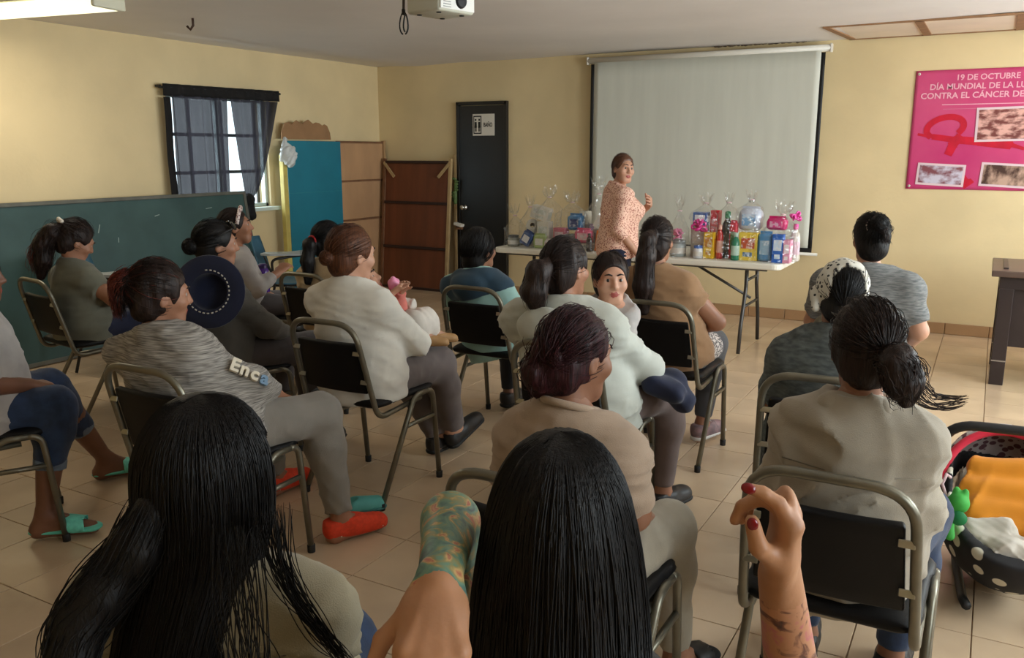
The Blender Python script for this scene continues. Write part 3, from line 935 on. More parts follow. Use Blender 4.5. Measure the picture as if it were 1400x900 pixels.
# desk by the right wall
M_desk = mat('dark_desk_wood', (50, 40, 40), .4, var=.15, vscale=4, stretch=(.3, 1, 1))
M_dtop = mat('desk_top_laminate', (92, 74, 66), .35, var=.08, vscale=4)
desk = tag(empty('teacher_desk', (.72, 6.72, 0)), 'dark wooden desk with a paper on top, standing near the poster wall', 'desk')
box('desktop', M_dtop, (1.36, .80, .04), c=(0, 0, .75), parent=desk, bev=.006)
box('apron', M_desk, (1.26, .70, .09), c=(0, 0, .69), parent=desk, bev=.004)
box('side_panel', M_desk, (.03, .56, .52), c=(-.60, 0, .52), parent=desk, bev=.003)
box('side_panel', M_desk, (.03, .56, .52), c=(.60, 0, .52), parent=desk, bev=.003)
box('front_panel', M_desk, (1.14, .025, .42), c=(0, -.30, .47), parent=desk, bev=.003)
for sx in (-1, 1):
    for sy in (-1, 1):
        lg = box('leg', M_desk, (.085, .085, .65), c=(sx * .585, sy * .31, .325), parent=desk, bev=.004)
        box('leg_band', mat('worn_band', (150, 140, 130), .5), (.087, .087, .008), c=(sx * .585, sy * .31, .165), parent=lg)
pp = tag(box('paper_sheet', M_paper, (.30, .21, .004), loc=(.42, 6.62, .772), rot=(0, 0, .2)), 'white sheet of paper lying on the dark desk', 'paper')

# tablet-arm school chairs by the window
M_bpl = mat('blue_grey_plastic', (52, 92, 112), .45)
M_tabl = mat('grey_laminate', (150, 156, 158), .35)
def tablet_chair(x, y, deg, label):
    r = tag(empty('tablet_arm_chair', (x, y, 0), math.radians(deg)), label, 'school chair', 'tablet-arm school chairs')
    sh = sheet('seat_back', M_bpl, lambda u, v: ((u - .5) * (.40 - .08 * v ** 4), -.02 - .12 * v + .05 * (2 * u - 1) ** 2 * (.4 + v), .52 + v * .30), 12, 8, r, thick=.012)
    sheet('seat', M_bpl, lambda u, v: ((u - .5) * .42, .02 + v * .40, .45 + .02 * (2 * u - 1) ** 2 - .02 * math.sin(PI * v)), 12, 8, r, thick=.012)
    for s in (-1, 1):
        tube('leg', M_iron, fillet([(s * .21, -.05, .01), (s * .17, .05, .43), (s * .17, .36, .43), (s * .21, .42, .01)], .05), .011, r)
        tube('back_post', M_iron, [(s * .15, .05, .43), (s * .15, -.08, .72)], .011, r)
    tube('tablet_post', M_iron, fillet([(.20, .10, .43), (.27, .10, .66), (.20, .34, .69)], .05), .011, r)
    bm = bmesh.new()
    P = [(.30, .02), (.34, .10), (.34, .50), (.30, .56), (-.12, .56), (-.16, .50), (-.14, .38), (.10, .32), (.20, .22), (.22, .05)]
    f = bm.faces.new([bm.verts.new((a, b, .70)) for a, b in P]); e = bmesh.ops.extrude_face_region(bm, geom=[f])
    bmesh.ops.translate(bm, vec=(0, 0, .018), verts=[v for v in e['geom'] if isinstance(v, bmesh.types.BMVert)])
    link('writing_tablet', bm_mesh('t', bm), M_tabl, r)
    return r
tablet_chair(-5.35, 5.25, -55, 'blue school chair with grey writing tablet in front of the turquoise board')
tablet_chair(-5.55, 3.75, -60, 'blue school chair with grey writing tablet in front of the green chalkboard')

# ================================================================== PEOPLE
def rotz(a): return np.array([[math.cos(a), -math.sin(a), 0], [math.sin(a), math.cos(a), 0], [0, 0, 1.0]])
def rotx(a): return np.array([[1, 0, 0], [0, math.cos(a), -math.sin(a)], [0, math.sin(a), math.cos(a)]])
def roty(a): return np.array([[math.cos(a), 0, math.sin(a)], [0, 1, 0], [-math.sin(a), 0, math.cos(a)]])

def skin_mat(name, col):
    return mat(name, col, .52, var=.07, vscale=14, bump=.06, bscale=160, subsurf=.08)
SK1 = skin_mat('skin_warm', (160, 112, 86))
SK2 = skin_mat('skin_tan', (142, 98, 74))
SK3 = skin_mat('skin_deep', (120, 80, 60))
SK4 = skin_mat('skin_fair', (190, 142, 116))
M_lip = mat('lips', (150, 66, 58), .45)
M_eyew = mat('eye_white', (168, 156, 148), .35)
M_iris = mat('iris', (30, 18, 12), .2)
M_nail = mat('red_nail', (120, 14, 20), .2)

def seated(head=(0, .13, 1.085), hipz=.545, hipy=.14, sw=.150, **kw):
    h = A3(*head)
    J = dict(head=h, nb=h + A3(0, -.025, -.15), pel=A3(0, hipy, hipz))
    nb = J['nb']
    for s, n in ((-1, 'L'), (1, 'R')):
        J['sh' + n] = nb + A3(s * sw, .0, -.068)
        J['el' + n] = A3(s * (sw + .04), .16, .68)
        J['wr' + n] = A3(s * .10, .32, .615)
        J['hd' + n] = None
        J['hip' + n] = A3(s * .085, hipy + .02, hipz - .005)
        J['kn' + n] = A3(s * .12, .52, .52)
        J['an' + n] = A3(s * .12, .53, .095)
        J['to' + n] = A3(s * .135, .68, .035)
    for k, v in kw.items(): J[k] = A3(*v)
    return J

def standing():
    J = dict(head=A3(0, .02, 1.40), nb=A3(0, -.0, 1.255), pel=A3(0, 0, .83))
    for s, n in ((-1, 'L'), (1, 'R')):
        J['sh' + n] = A3(s * .165, -.01, 1.20)
        J['el' + n] = A3(s * .22, -.03, .96); J['wr' + n] = A3(s * .20, .10, .78)
        J['hip' + n] = A3(s * .085, 0, .80); J['kn' + n] = A3(s * .09, .03, .44)
        J['an' + n] = A3(s * .09, -.01, .08); J['to' + n] = A3(s * .11, .14, .03)
    return J

class Body:
    def __init__(s, J, w=1.0, d=1.0, arm=1.0, leg=1.0, hs=1.0, bust=.0, head=(0, 0, 0), tz=1.0):
        s.J, s.w, s.d, s.arm, s.leg, s.hs, s.bust, s.tz = J, w, d, arm, leg, hs, bust, tz
        up = unit(J['nb'] - J['pel'])
        rt = unit(J['shR'] - J['shL']); fw = unit(np.cross(up, rt)); rt = np.cross(fw, up)
        s.R = np.stack([rt, fw, up], 1)
        yaw, pit, rol = [math.radians(v) for v in head]
        s.RH = rotz(yaw) @ rotx(pit) @ roty(rol)
    def hp(s, x, y, z): return s.J['head'] + s.RH @ (A3(x, y, z) * s.hs)
    def torso(s, o=0.0):
        J, w, d, R = s.J, s.w, s.d, s.R
        pel, nb = J['pel'], J['nb']; L = np.linalg.norm(nb - pel); up, fw = R[:, 2], R[:, 1]
        P = [Ell(pel + up * .0, (.175 * w + o, .135 * d + o, .115 * s.tz + o), R),
             Ell(pel + up * L * .30 + fw * .012 * d, (.148 * w + o, .122 * d + o, .15 * s.tz + o), R),
             Ell(pel + up * L * .64, (.146 * w + o, .106 * d + o, .165 * s.tz + o), R),
             Cap(J['shL'], J['shR'], .046 * s.arm + o)]
        for n in 'LR':
            P.append(Cap(nb + up * .015 * s.hs - fw * .006, J['sh' + n] + up * .008, .046 * s.hs + o, .042 * s.arm + o))
        if s.bust:
            for sx in (-1, 1):
                P.append(Ell(pel + up * L * .60 + fw * (.095 * d) + R[:, 0] * sx * .07, (.07 + o, .05 + s.bust + o, .065 + o), R))
        return P
    def arms(s, o=0.0, upto=2.0, sides='LR', flat=True):
        J = s.J; P = []
        for n in sides:
            a, b, c = J['sh' + n], J['el' + n], J['wr' + n]; k = s.arm
            if upto <= 1:
                e = a + (b - a) * upto
                P.append(Cap(a, e, .047 * k + o, (.047 - .009 * upto) * k + o + .006, f1=flat))
            else:
                P.append(Cap(a, b, .047 * k + o, .038 * k + o))
                t = upto - 1; e = b + (c - b) * t
                P.append(Cap(b, e, .039 * k + o, (.039 - .014 * t) * k + o, f1=flat))
        return P
    def legs(s, o=0.0, upto=2.0, flat=True, sides='LR'):
        J = s.J; P = []
        for n in sides:
            a, b, c = J['hip' + n], J['kn' + n], J['an' + n]; k = s.leg
            P.append(Cap(a, b, .092 * k + o, .062 * k + o))
            e = b + (c - b) * (upto - 1)
            t = upto - 1
            m = b + (e - b) * .35
            P.append(Cap(b, m, .060 * k + o, .057 * k + o))
            P.append(Cap(m, e, .057 * k + o, (.057 - .022 * t) * k + o, f1=flat))
        return P
    def feet(s, o=0.0):
        P = []
        for n in 'LR':
            a, t = s.J['an' + n], s.J['to' + n]
            k = min(1.0, s.leg)
            d = unit((t - a) * A3(1, 1, 0)); heel = A3(*a) - d * .03 * k; heel[2] = max(t[2], a[2] - .06 * k)
            P += [Cap(a, heel, .034 * k + o, .034 * k + o), Cap(heel, t, .034 * k + o, .028 * k + o), Cap(a, t, .034 * k + o, .022 * k + o)]
        return P
    def head(s):
        hp, hs, RH = s.hp, s.hs, s.RH
        E = lambda c, r: Ell(hp(*c), np.array(r) * hs, RH)
        C = lambda a, b, ra, rb: Cap(hp(*a), hp(*b), ra * hs, rb * hs)
        ops = [('add', E((0, -.014, .022), (.073, .092, .094)), 0), ('add', E((0, .030, -.040), (.056, .060, .074)), .035),
               ('add', C((-.02, .058, -.092), (.02, .058, -.092), .022, .022), .03), ('add', C((-.028, .072, .026), (.028, .072, .026), .016, .016), .02),
               ('sub', E((-.030, .098, .006), (.017, .018, .012)), .014), ('sub', E((.030, .098, .006), (.017, .018, .012)), .014),
               ('add', C((0, .086, .016), (0, .103, -.022), .007, .0115), .012), ('add', C((-.011, .094, -.026), (.011, .094, -.026), .008, .008), .008),
               ('add', E((0, .082, -.054), (.023, .013, .006)), .004), ('add', E((0, .081, -.066), (.020, .013, .007)), .004)]
        for sx in (-1, 1):
            ops += [('add', E((sx * .044, .060, -.022), (.022, .024, .024)), .02), ('add', E((sx * .073, -.008, -.014), (.009, .017, .027)), .008), ('sub', E((sx * .082, -.003, -.012), (.005, .009, .015)), .005)]
        return ops
    def neck(s, o=0.0):
        return [Cap(s.J['nb'] - A3(0, 0, .04), s.hp(0, -.02, -.06), .054 * s.hs + o, .047 * s.hs + o)]

def hand_prims(w, d, n, side, curl=(.35, .5, .4), L=.165, spread=.05, thumb=None, fcurl=None):
    """palm, four jointed fingers and a thumb; d points along the hand, n out of the palm"""
    d = unit(d); n = unit(np.asarray(n) - d * np.dot(n, d)); th = np.cross(d, n) * (1 if side == 'R' else -1)
    k = L / .165; w = np.asarray(w, float); out = []
    out.append((Cap(w - d * .01, w + d * .03 * k, .026 * k, .030 * k, n, 1.5), .01))
    out.append((Cap(w + d * .03 * k, w + d * .070 * k, .036 * k, .040 * k, n, 2.6), .015))
    out.append((Cap(w + d * .078 * k + th * .026 * k, w + d * .074 * k - th * .030 * k, .0115 * k, .010 * k), .012))
    out.append((Cap(w + d * .015 * k + th * .018 * k + n * .006, w + d * .045 * k + th * .022 * k + n * .008, .014 * k, .014 * k), .012))
    for i in range(4):
        kb = w + d * (.084 - .0035 * abs(i - 1)) * k + th * (.0285 - .0195 * i) * k
        out.append((Ell(kb - n * .004 * k, np.array([.0105, .0105, .0105]) * k), .006))
        out.append((Cap(w + d * .02 * k + th * (.012 - .008 * i) * k - n * .0125 * k, kb - n * .0075 * k, .0055 * k, .0055 * k), .006))
    tips = []
    for i in range(4):
        base = w + d * (.084 - .0035 * abs(i - 1)) * k + th * (.0285 - .0195 * i) * k
        ln = [.070, .078, .073, .057][i] * k
        c = curl if fcurl is None else fcurl[i]
        ang = 0; p = base; dd0 = unit(d + th * spread * (1.5 - i))
        r = [.0092, .0094, .009, .008][i] * k
        for q, (fr, cc) in enumerate(zip((.44, .31, .25), c)):
            ang += cc
            v = dd0 * math.cos(ang) + n * math.sin(ang)
            e = p + v * ln * fr
            out.append((Cap(p, e, r * (1 - .1 * q), r * (1 - .1 * (q + 1))), .006 if q == 0 else .003))
            p = e
        tips.append((p, v, r))
    tb = w + d * .028 * k + th * .024 * k + n * .006
    if thumb == 'up': thumb = (d * .70 + th * .40 + n * .62, d * .97 + th * .0 + n * .30)
    t1, t2 = thumb if thumb is not None else (d * .62 + th * .62 + n * .35, d * .85 + th * .22 + n * .35)
    m = tb + unit(t1) * .046 * k; e = m + unit(t2) * .032 * k
    out.append((Cap(tb, m, .0135 * k, .0105 * k), .012)); out.append((Cap(m, e, .0105 * k, .0085 * k), .004))
    tips.append((e, unit(t2), .0085 * k))
    return out, tips, th

def make_body(B, label, loc, deg, skin, hands='LR', hv=None, voxel=.0072, feet=True, eyes=True, cat='person', group=None, legs_from=None, tattoo=None):
    """one continuous body mesh, the root of the person"""
    J = B.J
    parts = []; mi = []
    ops = [('add', p, .05) for p in B.torso(-.004)] + [('add', p, .03) for p in B.legs(-.003)] + [('add', p, .02) for p in B.neck(-.002)]
    if feet: ops += [('add', p, .02) for p in B.feet()]
    V, Q = sdf_mesh(ops, .019); parts.append((V, Q)); mi.append(np.zeros(len(Q), int))
    ops = B.head() + [('add', p, .02) for p in B.neck()]
    V, Q = sdf_mesh(ops, voxel)
    c = V[Q].mean(1); lp = (c - J['head']) @ B.RH / B.hs
    lips = (np.abs(lp[:, 0]) < .024 - 1.0 * np.abs(lp[:, 2] + .060)) & (np.abs(lp[:, 2] + .060) < .0125) & (lp[:, 1] > .075)
    parts.append((V, Q)); mi.append(np.where(lips, 1, 0))
    tipinfo = {}
    for n in 'LR':
        ops = [('add', p, .015) for p in B.arms(0, 2.0, n, False)]
        fine = .0075
        if n in hands:
            el, wr = J['el' + n], J['wr' + n]
            dd = unit(wr - el) if J.get('hd' + n) is None else unit(J['hd' + n])
            nn = J.get('hn' + n); nn = A3(0, -.3, -1) if nn is None else nn
            kw = (hv or {}).get(n, {})
            hp, tips, th = hand_prims(wr, dd, nn, n, **{k: v for k, v in kw.items() if k != 'fine'})
            fine = kw.get('fine', fine)
            tipinfo[n] = tips
            ops += [('add', p, k) for p, k in hp]
        V, Q = sdf_mesh(ops, fine); parts.append((V, Q))
        im = np.zeros(len(Q), int)
        if tattoo and n in tattoo:
            c = V[Q].mean(1); a = unit(J['wr' + n] - J['el' + n])
            t = (c - J['wr' + n]) @ a
            im = np.where((t < (.012 if n == 'L' else -.03)) & (t > -.30), tattoo[n], 0)
        mi.append(im)
    V, Q = join_np(parts)
    me = mesh_np('person', V, Q, True, midx=np.concatenate(mi))
    o = link('person', me, [skin, M_lip] + ([tattoo['mat'], tattoo['mat2']] if tattoo else []), None, (loc[0], loc[1], loc[2] if len(loc) > 2 else 0), (0, 0, math.radians(deg)))
    tag(o, label, cat, group)
    if eyes:
        for sx in (-1, 1):
            V, Q = sphere_np(.0115 * B.hs, 12, 8)
            cc = V[Q].mean(1); cc = cc / np.linalg.norm(cc, axis=1)[:, None]
            look = unit(A3(0, 1, -.02)); mk = (cc @ look > .78).astype(int)
            V = V @ B.RH.T + B.hp(sx * .030, .0735, .006)
            link('eye', mesh_np('eye', V, Q, True, midx=mk), [M_eyew, M_iris], o)
            V, Q = tube_np([B.hp(sx * .012, .092, .030), B.hp(sx * .028, .092, .036), B.hp(sx * .046, .080, .031)], [.003, .0035, .0015], 6)
            link('eyebrow', mesh_np('eb', V, Q), mat('eyebrow_hair', (34, 24, 20), .8), o)
    o.data.update()
    return o, tipinfo

def sphere_np(r, nu, nv):
    V, Q = [], []
    for j in range(nv + 1):
        t = PI * j / nv
        for i in range(nu):
            a = 2 * PI * i / nu
            V.append((r * math.sin(t) * math.cos(a), r * math.sin(t) * math.sin(a), r * math.cos(t)))
    for j in range(nv):
        for i in range(nu):
            i2 = (i + 1) % nu
            Q.append((j * nu + i, (j + 1) * nu + i, (j + 1) * nu + i2, j * nu + i2))
    V = np.array(V); V += rng.normal(size=V.shape) * 1e-7
    return V, np.array(Q)

# ---- clothes
SHRINK = 1.0
def shirt(root, B, m, sleeve=.75, hem=-.10, o=.011, wr=.0035, fr=(16, 14, 42), seed=1, neck=.045, voxel=.0108, name='shirt', collar=None, loose=.0):
    J = B.J; up = B.R[:, 2]
    ops = [('add', p, .055) for p in B.torso(o + loose)]
    if hem < -.05:
        ops.append(('add', Cap(J['pel'] + up * .05, J['pel'] + up * (hem + .02), .142 * B.w + o + loose, .160 * B.w + o + loose, B.R[:, 1], 1.28 / B.d * B.w), .05))
    ops += [('clip', J['pel'] + up * hem, -up)]
    ops += [('add', p, .035) for p in B.arms(o, sleeve)]
    ops += [('clip', J['nb'] + up * neck + B.R[:, 1] * .0, unit(up + B.R[:, 1] * .45))]
    nk = B.neck(.004)[0]
    ops.append(('sub', Cap(J['nb'] + up * .01, B.hp(0, -.02, -.03), .050, .062), .012))
    ops.append(('noise', wr, fr, seed)); ops.append(('fold', wr * 1.7, tuple(np.array(fr) * 1.25), seed + 50)); ops.append(('fold', wr * .8, tuple(np.array(fr) * 2.2), seed + 90))
    sh = sdf_obj(name, m, ops, voxel, root)
    if collar is not None:
        R = B.R; c = J['nb'] + up * collar[1] - R[:, 1] * .004
        pts = [c + R[:, 0] * math.cos(a) * .064 + R[:, 1] * math.sin(a) * .066 - up * (.03 * math.sin(a)) for a in np.linspace(0, 2 * PI, 25)]
        tube('collar', collar[0], pts, collar[2], sh, sides=8)
    return sh

def trousers(root, B, m, upto=1.93, o=.008, wr=.003, seed=3, waist=-.02, voxel=.0125, flare=0.0, cuff=None):
    J = B.J; up = B.R[:, 2]
    ops = [('add', p, .04) for p in B.torso(o - .002)[:2]] + [('clip', J['pel'] + up * waist, up)]
    ops += [('add', p, .045) for p in B.legs(o + flare * .5, upto)]
    ops.append(('noise', wr, (16, 22, 16), seed)); ops.append(('fold', wr * 1.8, (26, 30, 26), seed + 9)); ops.append(('fold', wr * .8, (52, 60, 52), seed + 19))
    t = sdf_obj('trousers', m, ops, voxel, root)
    if cuff is not None:
        for n in 'LR':
            b, c = J['kn' + n], J['an' + n]; e = b + (c - b) * (upto - 1)
            u = unit(c - b)
            r = (.057 - .022 * (upto - 1)) * B.leg + o + .004
            sdf_obj('cuff', cuff, [('add', Cap(e - u * .035, e + u * .004, r, r, f0=True, f1=True), 0), ('noise', .002, (40, 40, 20), seed)], .007, t)
    return t

def shoes(root, B, m, m_sole, kind='shoe', sides='LR', lift=None, accent=None, k=1.0):
    for n in sides:
        a, t = B.J['an' + n], B.J['to' + n]
        d = unit((t - a) * A3(1, 1, 0) + 1e-6); up0 = A3(0, 0, 1)
        if lift and n in lift: d = unit(t - a + A3(0, 0, .055)); up0 = unit(A3(0, 0, 1) - d * d[2])
        heel = a - d * .035 * k - up0 * .055 * k; toe = heel + d * .20 * k
        sd = np.cross(d, up0)
        if kind == 'slide':
            so = sdf_obj('shoe_sole', m_sole, [('add', Cap(heel + up0 * -.012, toe + up0 * -.012, .034, .044, up0, 3.0), .02)], .006, root)
            ops = [('add', Cap(heel + d * .115 + up0 * .008, heel + d * .175 + up0 * .002, .052, .047, up0, 1.35), .01), ('sub', Cap(heel + d * .06 + up0 * .004, toe + d * .06 + up0 * .0, .041, .038, up0, 1.3), 0),
                   ('clip', heel - up0 * .016, -up0), ('clip', heel + d * .105, -d), ('clip', heel + d * .185, d), ('noise', .0015, (20, 90, 20), 4)]
            sdf_obj('shoe_strap', m, ops, .0055, so)
            continue
        ops = [('add', Cap(heel + up0 * .012 * k, toe + up0 * .004 * k, .038 * k, .038 * k, up0, 1.05), .02 * k), ('add', Cap(heel + up0 * .05 * k, heel + d * .075 * k + up0 * .035 * k, .038 * k, .040 * k), .03 * k),
               ('add', Cap(heel + d * .08 * k + up0 * .03 * k, toe - d * .03 * k + up0 * .012 * k, .036 * k, .033 * k), .03 * k), ('clip', heel + up0 * .062 * k, up0), ('clip', heel - up0 * .018 * k, -up0), ('noise', .0012, (40, 40, 40), 2)]
        so = sdf_obj('shoe', m, ops, .008, root)
        if kind != 'sock':
            sdf_obj('sole', m_sole, [('add', Cap(heel - up0 * .012 * k, toe - up0 * .012 * k, .043 * k, .043 * k, up0, 2.4), .01)], .0085, so)
            if accent is not None:
                tubes('laces', accent, [([heel + d * (.09 + .02 * q) - sd * .022 + up0 * (.060 - .010 * q), heel + d * (.09 + .02 * q) + up0 * (.072 - .011 * q), heel + d * (.09 + .02 * q) + sd * .022 + up0 * (.060 - .010 * q)], .003) for q in range(4)], so, 5)
        elif accent is not None:
            V, Q = join_np([(lambda VQ, c: (VQ[0] + c, VQ[1]))(sphere_np(.0035, 6, 4), heel + d * (.02 + .03 * q) + sd * s * .037 + up0 * (-.002 + .008 * (q % 2))) for q in range(7) for s in (-1, 1)])
            link('grip_dots', mesh_np('dots', V, Q), accent, so)

# ---- hair
def hair_mat(name, c1, c2=None, rough=.5):
    return mat(name, c1, rough, col2=c2 or tuple(min(255, int(v * 1.5) + 5) for v in c1), vscale=34, stretch=(4, 4, .22), spec=.28, bump=.55, bscale=60)
HB = hair_mat('hair_black', (11, 9, 9), (20, 16, 15))
HD = hair_mat('hair_dark_brown', (26, 17, 14), (46, 30, 24))
HM = hair_mat('hair_maroon', (30, 12, 15), (62, 24, 30))
HBR = hair_mat('hair_brown', (66, 38, 24), (104, 62, 38))
HR = hair_mat('hair_red_tint', (74, 30, 24), (126, 58, 44))

def hair_cap_ops(B, th=.009, nape=True, low=0.0):
    hs = B.hs; E = lambda c, r: Ell(B.hp(*c), np.array(r) * hs, B.RH)
    ops = [('add', E((0, -.016, .026), (.073 + th, .092 + th, .092 + th)), 0)]
    if nape: ops.append(('add', E((0, -.055, -.045 - low), (.060 + th * .5, .045 + th * .5, .060)), .04))
    ops += [('sub', E((0, .092, -.035), (.074, .072, .108)), .015)]
    for sx in (-1, 1): ops.append(('sub', E((sx * .085, .012, -.035), (.025, .024, .036)), .01))
    return ops

def head_strands(B, tie, n, th=.016, seed=1, r=.0011, M=9, wob=.004, cover=1.0):
    """strands from all over the scalp running over the skull to the tie point (head coordinates)"""
    g = np.random.default_rng(seed)
    c = A3(0, -.016, .026); rad = A3(.073 + th, .092 + th, .092 + th)
    paths = []
    td = (A3(*tie) - c) / rad; tlen = np.linalg.norm(td); td = td / tlen
    while len(paths) < n:
        v = unit(g.normal(size=3))
        p = c + v * rad
        if p[1] > .045 and p[2] < .066: continue
        if p[2] < -.075: continue
        if abs(p[0]) > .055 and -.03 < p[1] < .035 and p[2] < .012: continue
        om = math.acos(np.clip(v @ td, -1, 1))
        if om < .12: continue
        sn = math.sin(om) + 1e-6
        ts = np.linspace(0, 1, M)
        w = g.normal(size=3) * wob; lift = 1 + .05 * (g.random() ** 2)
        arr = []
        for t in ts:
            q = (math.sin((1 - t) * om) * v + math.sin(t * om) * td) / sn
            k = lift + (tlen - 1) * max(0, t - .75) / .25
            arr.append(c + q * rad * k + w * math.sin(PI * t))
        paths.append(arr)
    P = np.array(paths) * B.hs
    return P @ B.RH.T + B.J['head']

def path_strands(pts, rads, n, seed=2, M=12, wob=.006, start=0.0, fr=(.6, 1.03), squash=None):
    """strands that run along a tapering lock of hair"""
    g = np.random.default_rng(seed)
    P = np.array(pts, float); tt = np.linspace(0, 1, len(P))
    out = []
    for i in range(n):
        e = 1 - .22 * g.random() ** 2
        ts = np.linspace(start * g.random(), e, M)
        c = np.stack([np.interp(ts, tt, P[:, k]) for k in range(3)], 1)
        # smooth
        for _ in range(2): c[1:-1] = .25 * c[:-2] + .5 * c[1:-1] + .25 * c[2:]
        T = np.gradient(c, axis=0); T /= np.linalg.norm(T, axis=1)[:, None] + 1e-9
        A = np.cross(T, A3(0, 1, .1)); A /= np.linalg.norm(A, axis=1)[:, None] + 1e-9; Bn = np.cross(T, A)
        rr = np.interp(ts, tt, rads)[:, None] * g.uniform(*fr)
        a = g.uniform(0, 2 * PI) + g.normal() * .5 * ts
        ph = g.uniform(0, 6)
        q = c + rr * (np.cos(a)[:, None] * A + np.sin(a)[:, None] * Bn) + (g.normal(size=3) * wob) * np.sin(ts * 7 + ph)[:, None]
        out.append(q)
    return np.array(out)

def add_hair(root, B, m, style='bun', tie=(0, -.115, .02), bun=None, tail=None, tailr=None, n=400, seed=1, th=.009, extra=None, tail_n=230, r=.0010, nape=True, wob=.004, low=0.0):
    ops = hair_cap_ops(B, th, nape, low)
    st = [head_strands(B, tie, n, th + .0015, seed, r, wob=wob)]
    if bun is not None:
        c, rr = bun
        ops.append(('add', Ell(B.hp(*c), np.array(rr) * B.hs, B.RH), .012))
        g = np.random.default_rng(seed + 5); arr = []
        for i in range(90):
            a0 = g.uniform(0, 2 * PI); tl = g.normal() * .5
            ax1, ax2 = unit(g.normal(size=3)), None
            ax2 = unit(np.cross(ax1, g.normal(size=3)))
            ts = np.linspace(0, 2.2, 9)
            arr.append(A3(*c) + (np.cos(ts)[:, None] * ax1 + np.sin(ts)[:, None] * ax2) * np.array(rr) * g.uniform(.98, 1.06))
        st.append((np.array(arr) * B.hs) @ B.RH.T + B.J['head'])
    if tail is not None:
        T = [np.array(p, float) for p in tail]
        for i in range(len(T) - 1):
            ops.append(('add', Cap(T[i], T[i + 1], tailr[i], tailr[i + 1]), .02))
        ops.append(('noise', .004, (60, 60, 12), seed)); ops.append(('noise', .003, (190, 190, 16), seed + 1))
        st.append(path_strands(tail, tailr, tail_n, seed + 9, wob=wob * 1.4))
    if extra: ops += extra
    ops.append(('noise', .0014, (70, 50, 50), seed + 3))
    parts = [sdf_mesh(ops, .007)]
    for s in st: parts.append(strands_np(s, r))
    V, Q = join_np(parts)
    return link('hair', mesh_np('hair', V, Q), m, root)

# ---- fabrics
def fabric(name, col, var=.10, vs=9, rough=.9, **k): return mat(name, col, rough, var=var, vscale=vs, bump=.25, bscale=420, sheen=.15, **k)
F_grey_green = fabric('grey_green_jersey', (108, 108, 94))
F_lt_grey = fabric('light_grey_jersey', (168, 162, 158))
F_denim = fabric('dark_denim', (34, 52, 82), var=.22, vs=25)
F_denim_in = fabric('denim_inside', (104, 116, 132), var=.15, vs=30)
F_stripe = mat('space_dye_knit', (84, 80, 77), .95, col2=(184, 178, 170), vscale=5, stretch=(3.5, 3.5, 62), detail=7, ramp=(.30, .68), bump=.3, bscale=60)
F_sweat = fabric('grey_sweatpants', (134, 128, 120), var=.08)
F_olive_grey = fabric('dark_grey_sweater', (84, 80, 74))
F_charc = fabric('charcoal_trousers', (72, 66, 66))
F_taupe_leg = fabric('taupe_leggings', (110, 94, 90))
F_cream = fabric('cream_sweater', (226, 222, 212), var=.05)
F_grey_slack = fabric('grey_slacks', (104, 94, 92), var=.08)
F_teal = fabric('pale_teal_fleece', (156, 196, 190), var=.05)
F_navyt = fabric('dark_teal_fleece', (40, 66, 84), var=.10)
F_black = fabric('black_trousers', (24, 23, 26))
F_hoodie = fabric('pale_grey_hoodie', (188, 190, 180), var=.06)
F_tan = fabric('tan_brown_jersey', (150, 114, 80), var=.08)
F_dgrey = fabric('dark_grey_leggings', (70, 70, 74), var=.10)
F_taupe_t = fabric('taupe_tshirt', (168, 146, 126), var=.06)
F_beige_p = fabric('beige_trousers', (158, 150, 134), var=.08)
F_khaki = fabric('khaki_jacket', (146, 136, 112), var=.07)
F_jacket = fabric('grey_khaki_jacket', (160, 150, 134), var=.08)
F_dark_t = mat('charcoal_melange', (70, 74, 74), .9, col2=(98, 104, 102), vscale=30, stretch=(1, 1, 3), bump=.2, bscale=400)
F_heather = mat('heather_grey', (92, 94, 94), .9, col2=(134, 134, 132), vscale=14, stretch=(2, 2, 14), detail=5, bump=.2, bscale=400)
F_floral = dots_mat('floral_blouse', (232, 190, 168), (150, 66, 58), 95, .36)
F_navy = fabric('navy_cloth', (24, 30, 56), var=.12)
F_bandana = dots_mat('bandana_print', (206, 202, 190), (44, 44, 46), 60, .30)
F_leo = dots_mat('printed_panel', (205, 196, 190), (52, 48, 52), 85, .46)
M_mint = mat('mint_rubber', (96, 200, 178), .5)
M_mint2 = mat('mint_rubber_cloth', (108, 208, 188), .6, var=.1, vscale=60)
M_tealclog = mat('teal_foam', (92, 178, 172), .6, var=.06, vscale=20)
M_bshoe = mat('black_shoe', (30, 28, 28), .5, bump=.1, bscale=200)
M_bsole = mat('black_sole', (20, 20, 20), .7)
M_wsole = mat('white_sole', (205, 200, 195), .6)
M_gshoe = mat('grey_pink_sneaker', (108, 92, 96), .7, col2=(150, 118, 120), vscale=30)
M_orsock = mat('orange_red_sock', (222, 66, 34), .85, var=.1, vscale=60)
M_dot = mat('pale_grip_dot', (236, 200, 180), .6)

def W2L(P, loc, deg):
    """world point -> person coordinates"""
    return rotz(-math.radians(deg)) @ (np.array(P, float) - A3(loc[0], loc[1], 0))

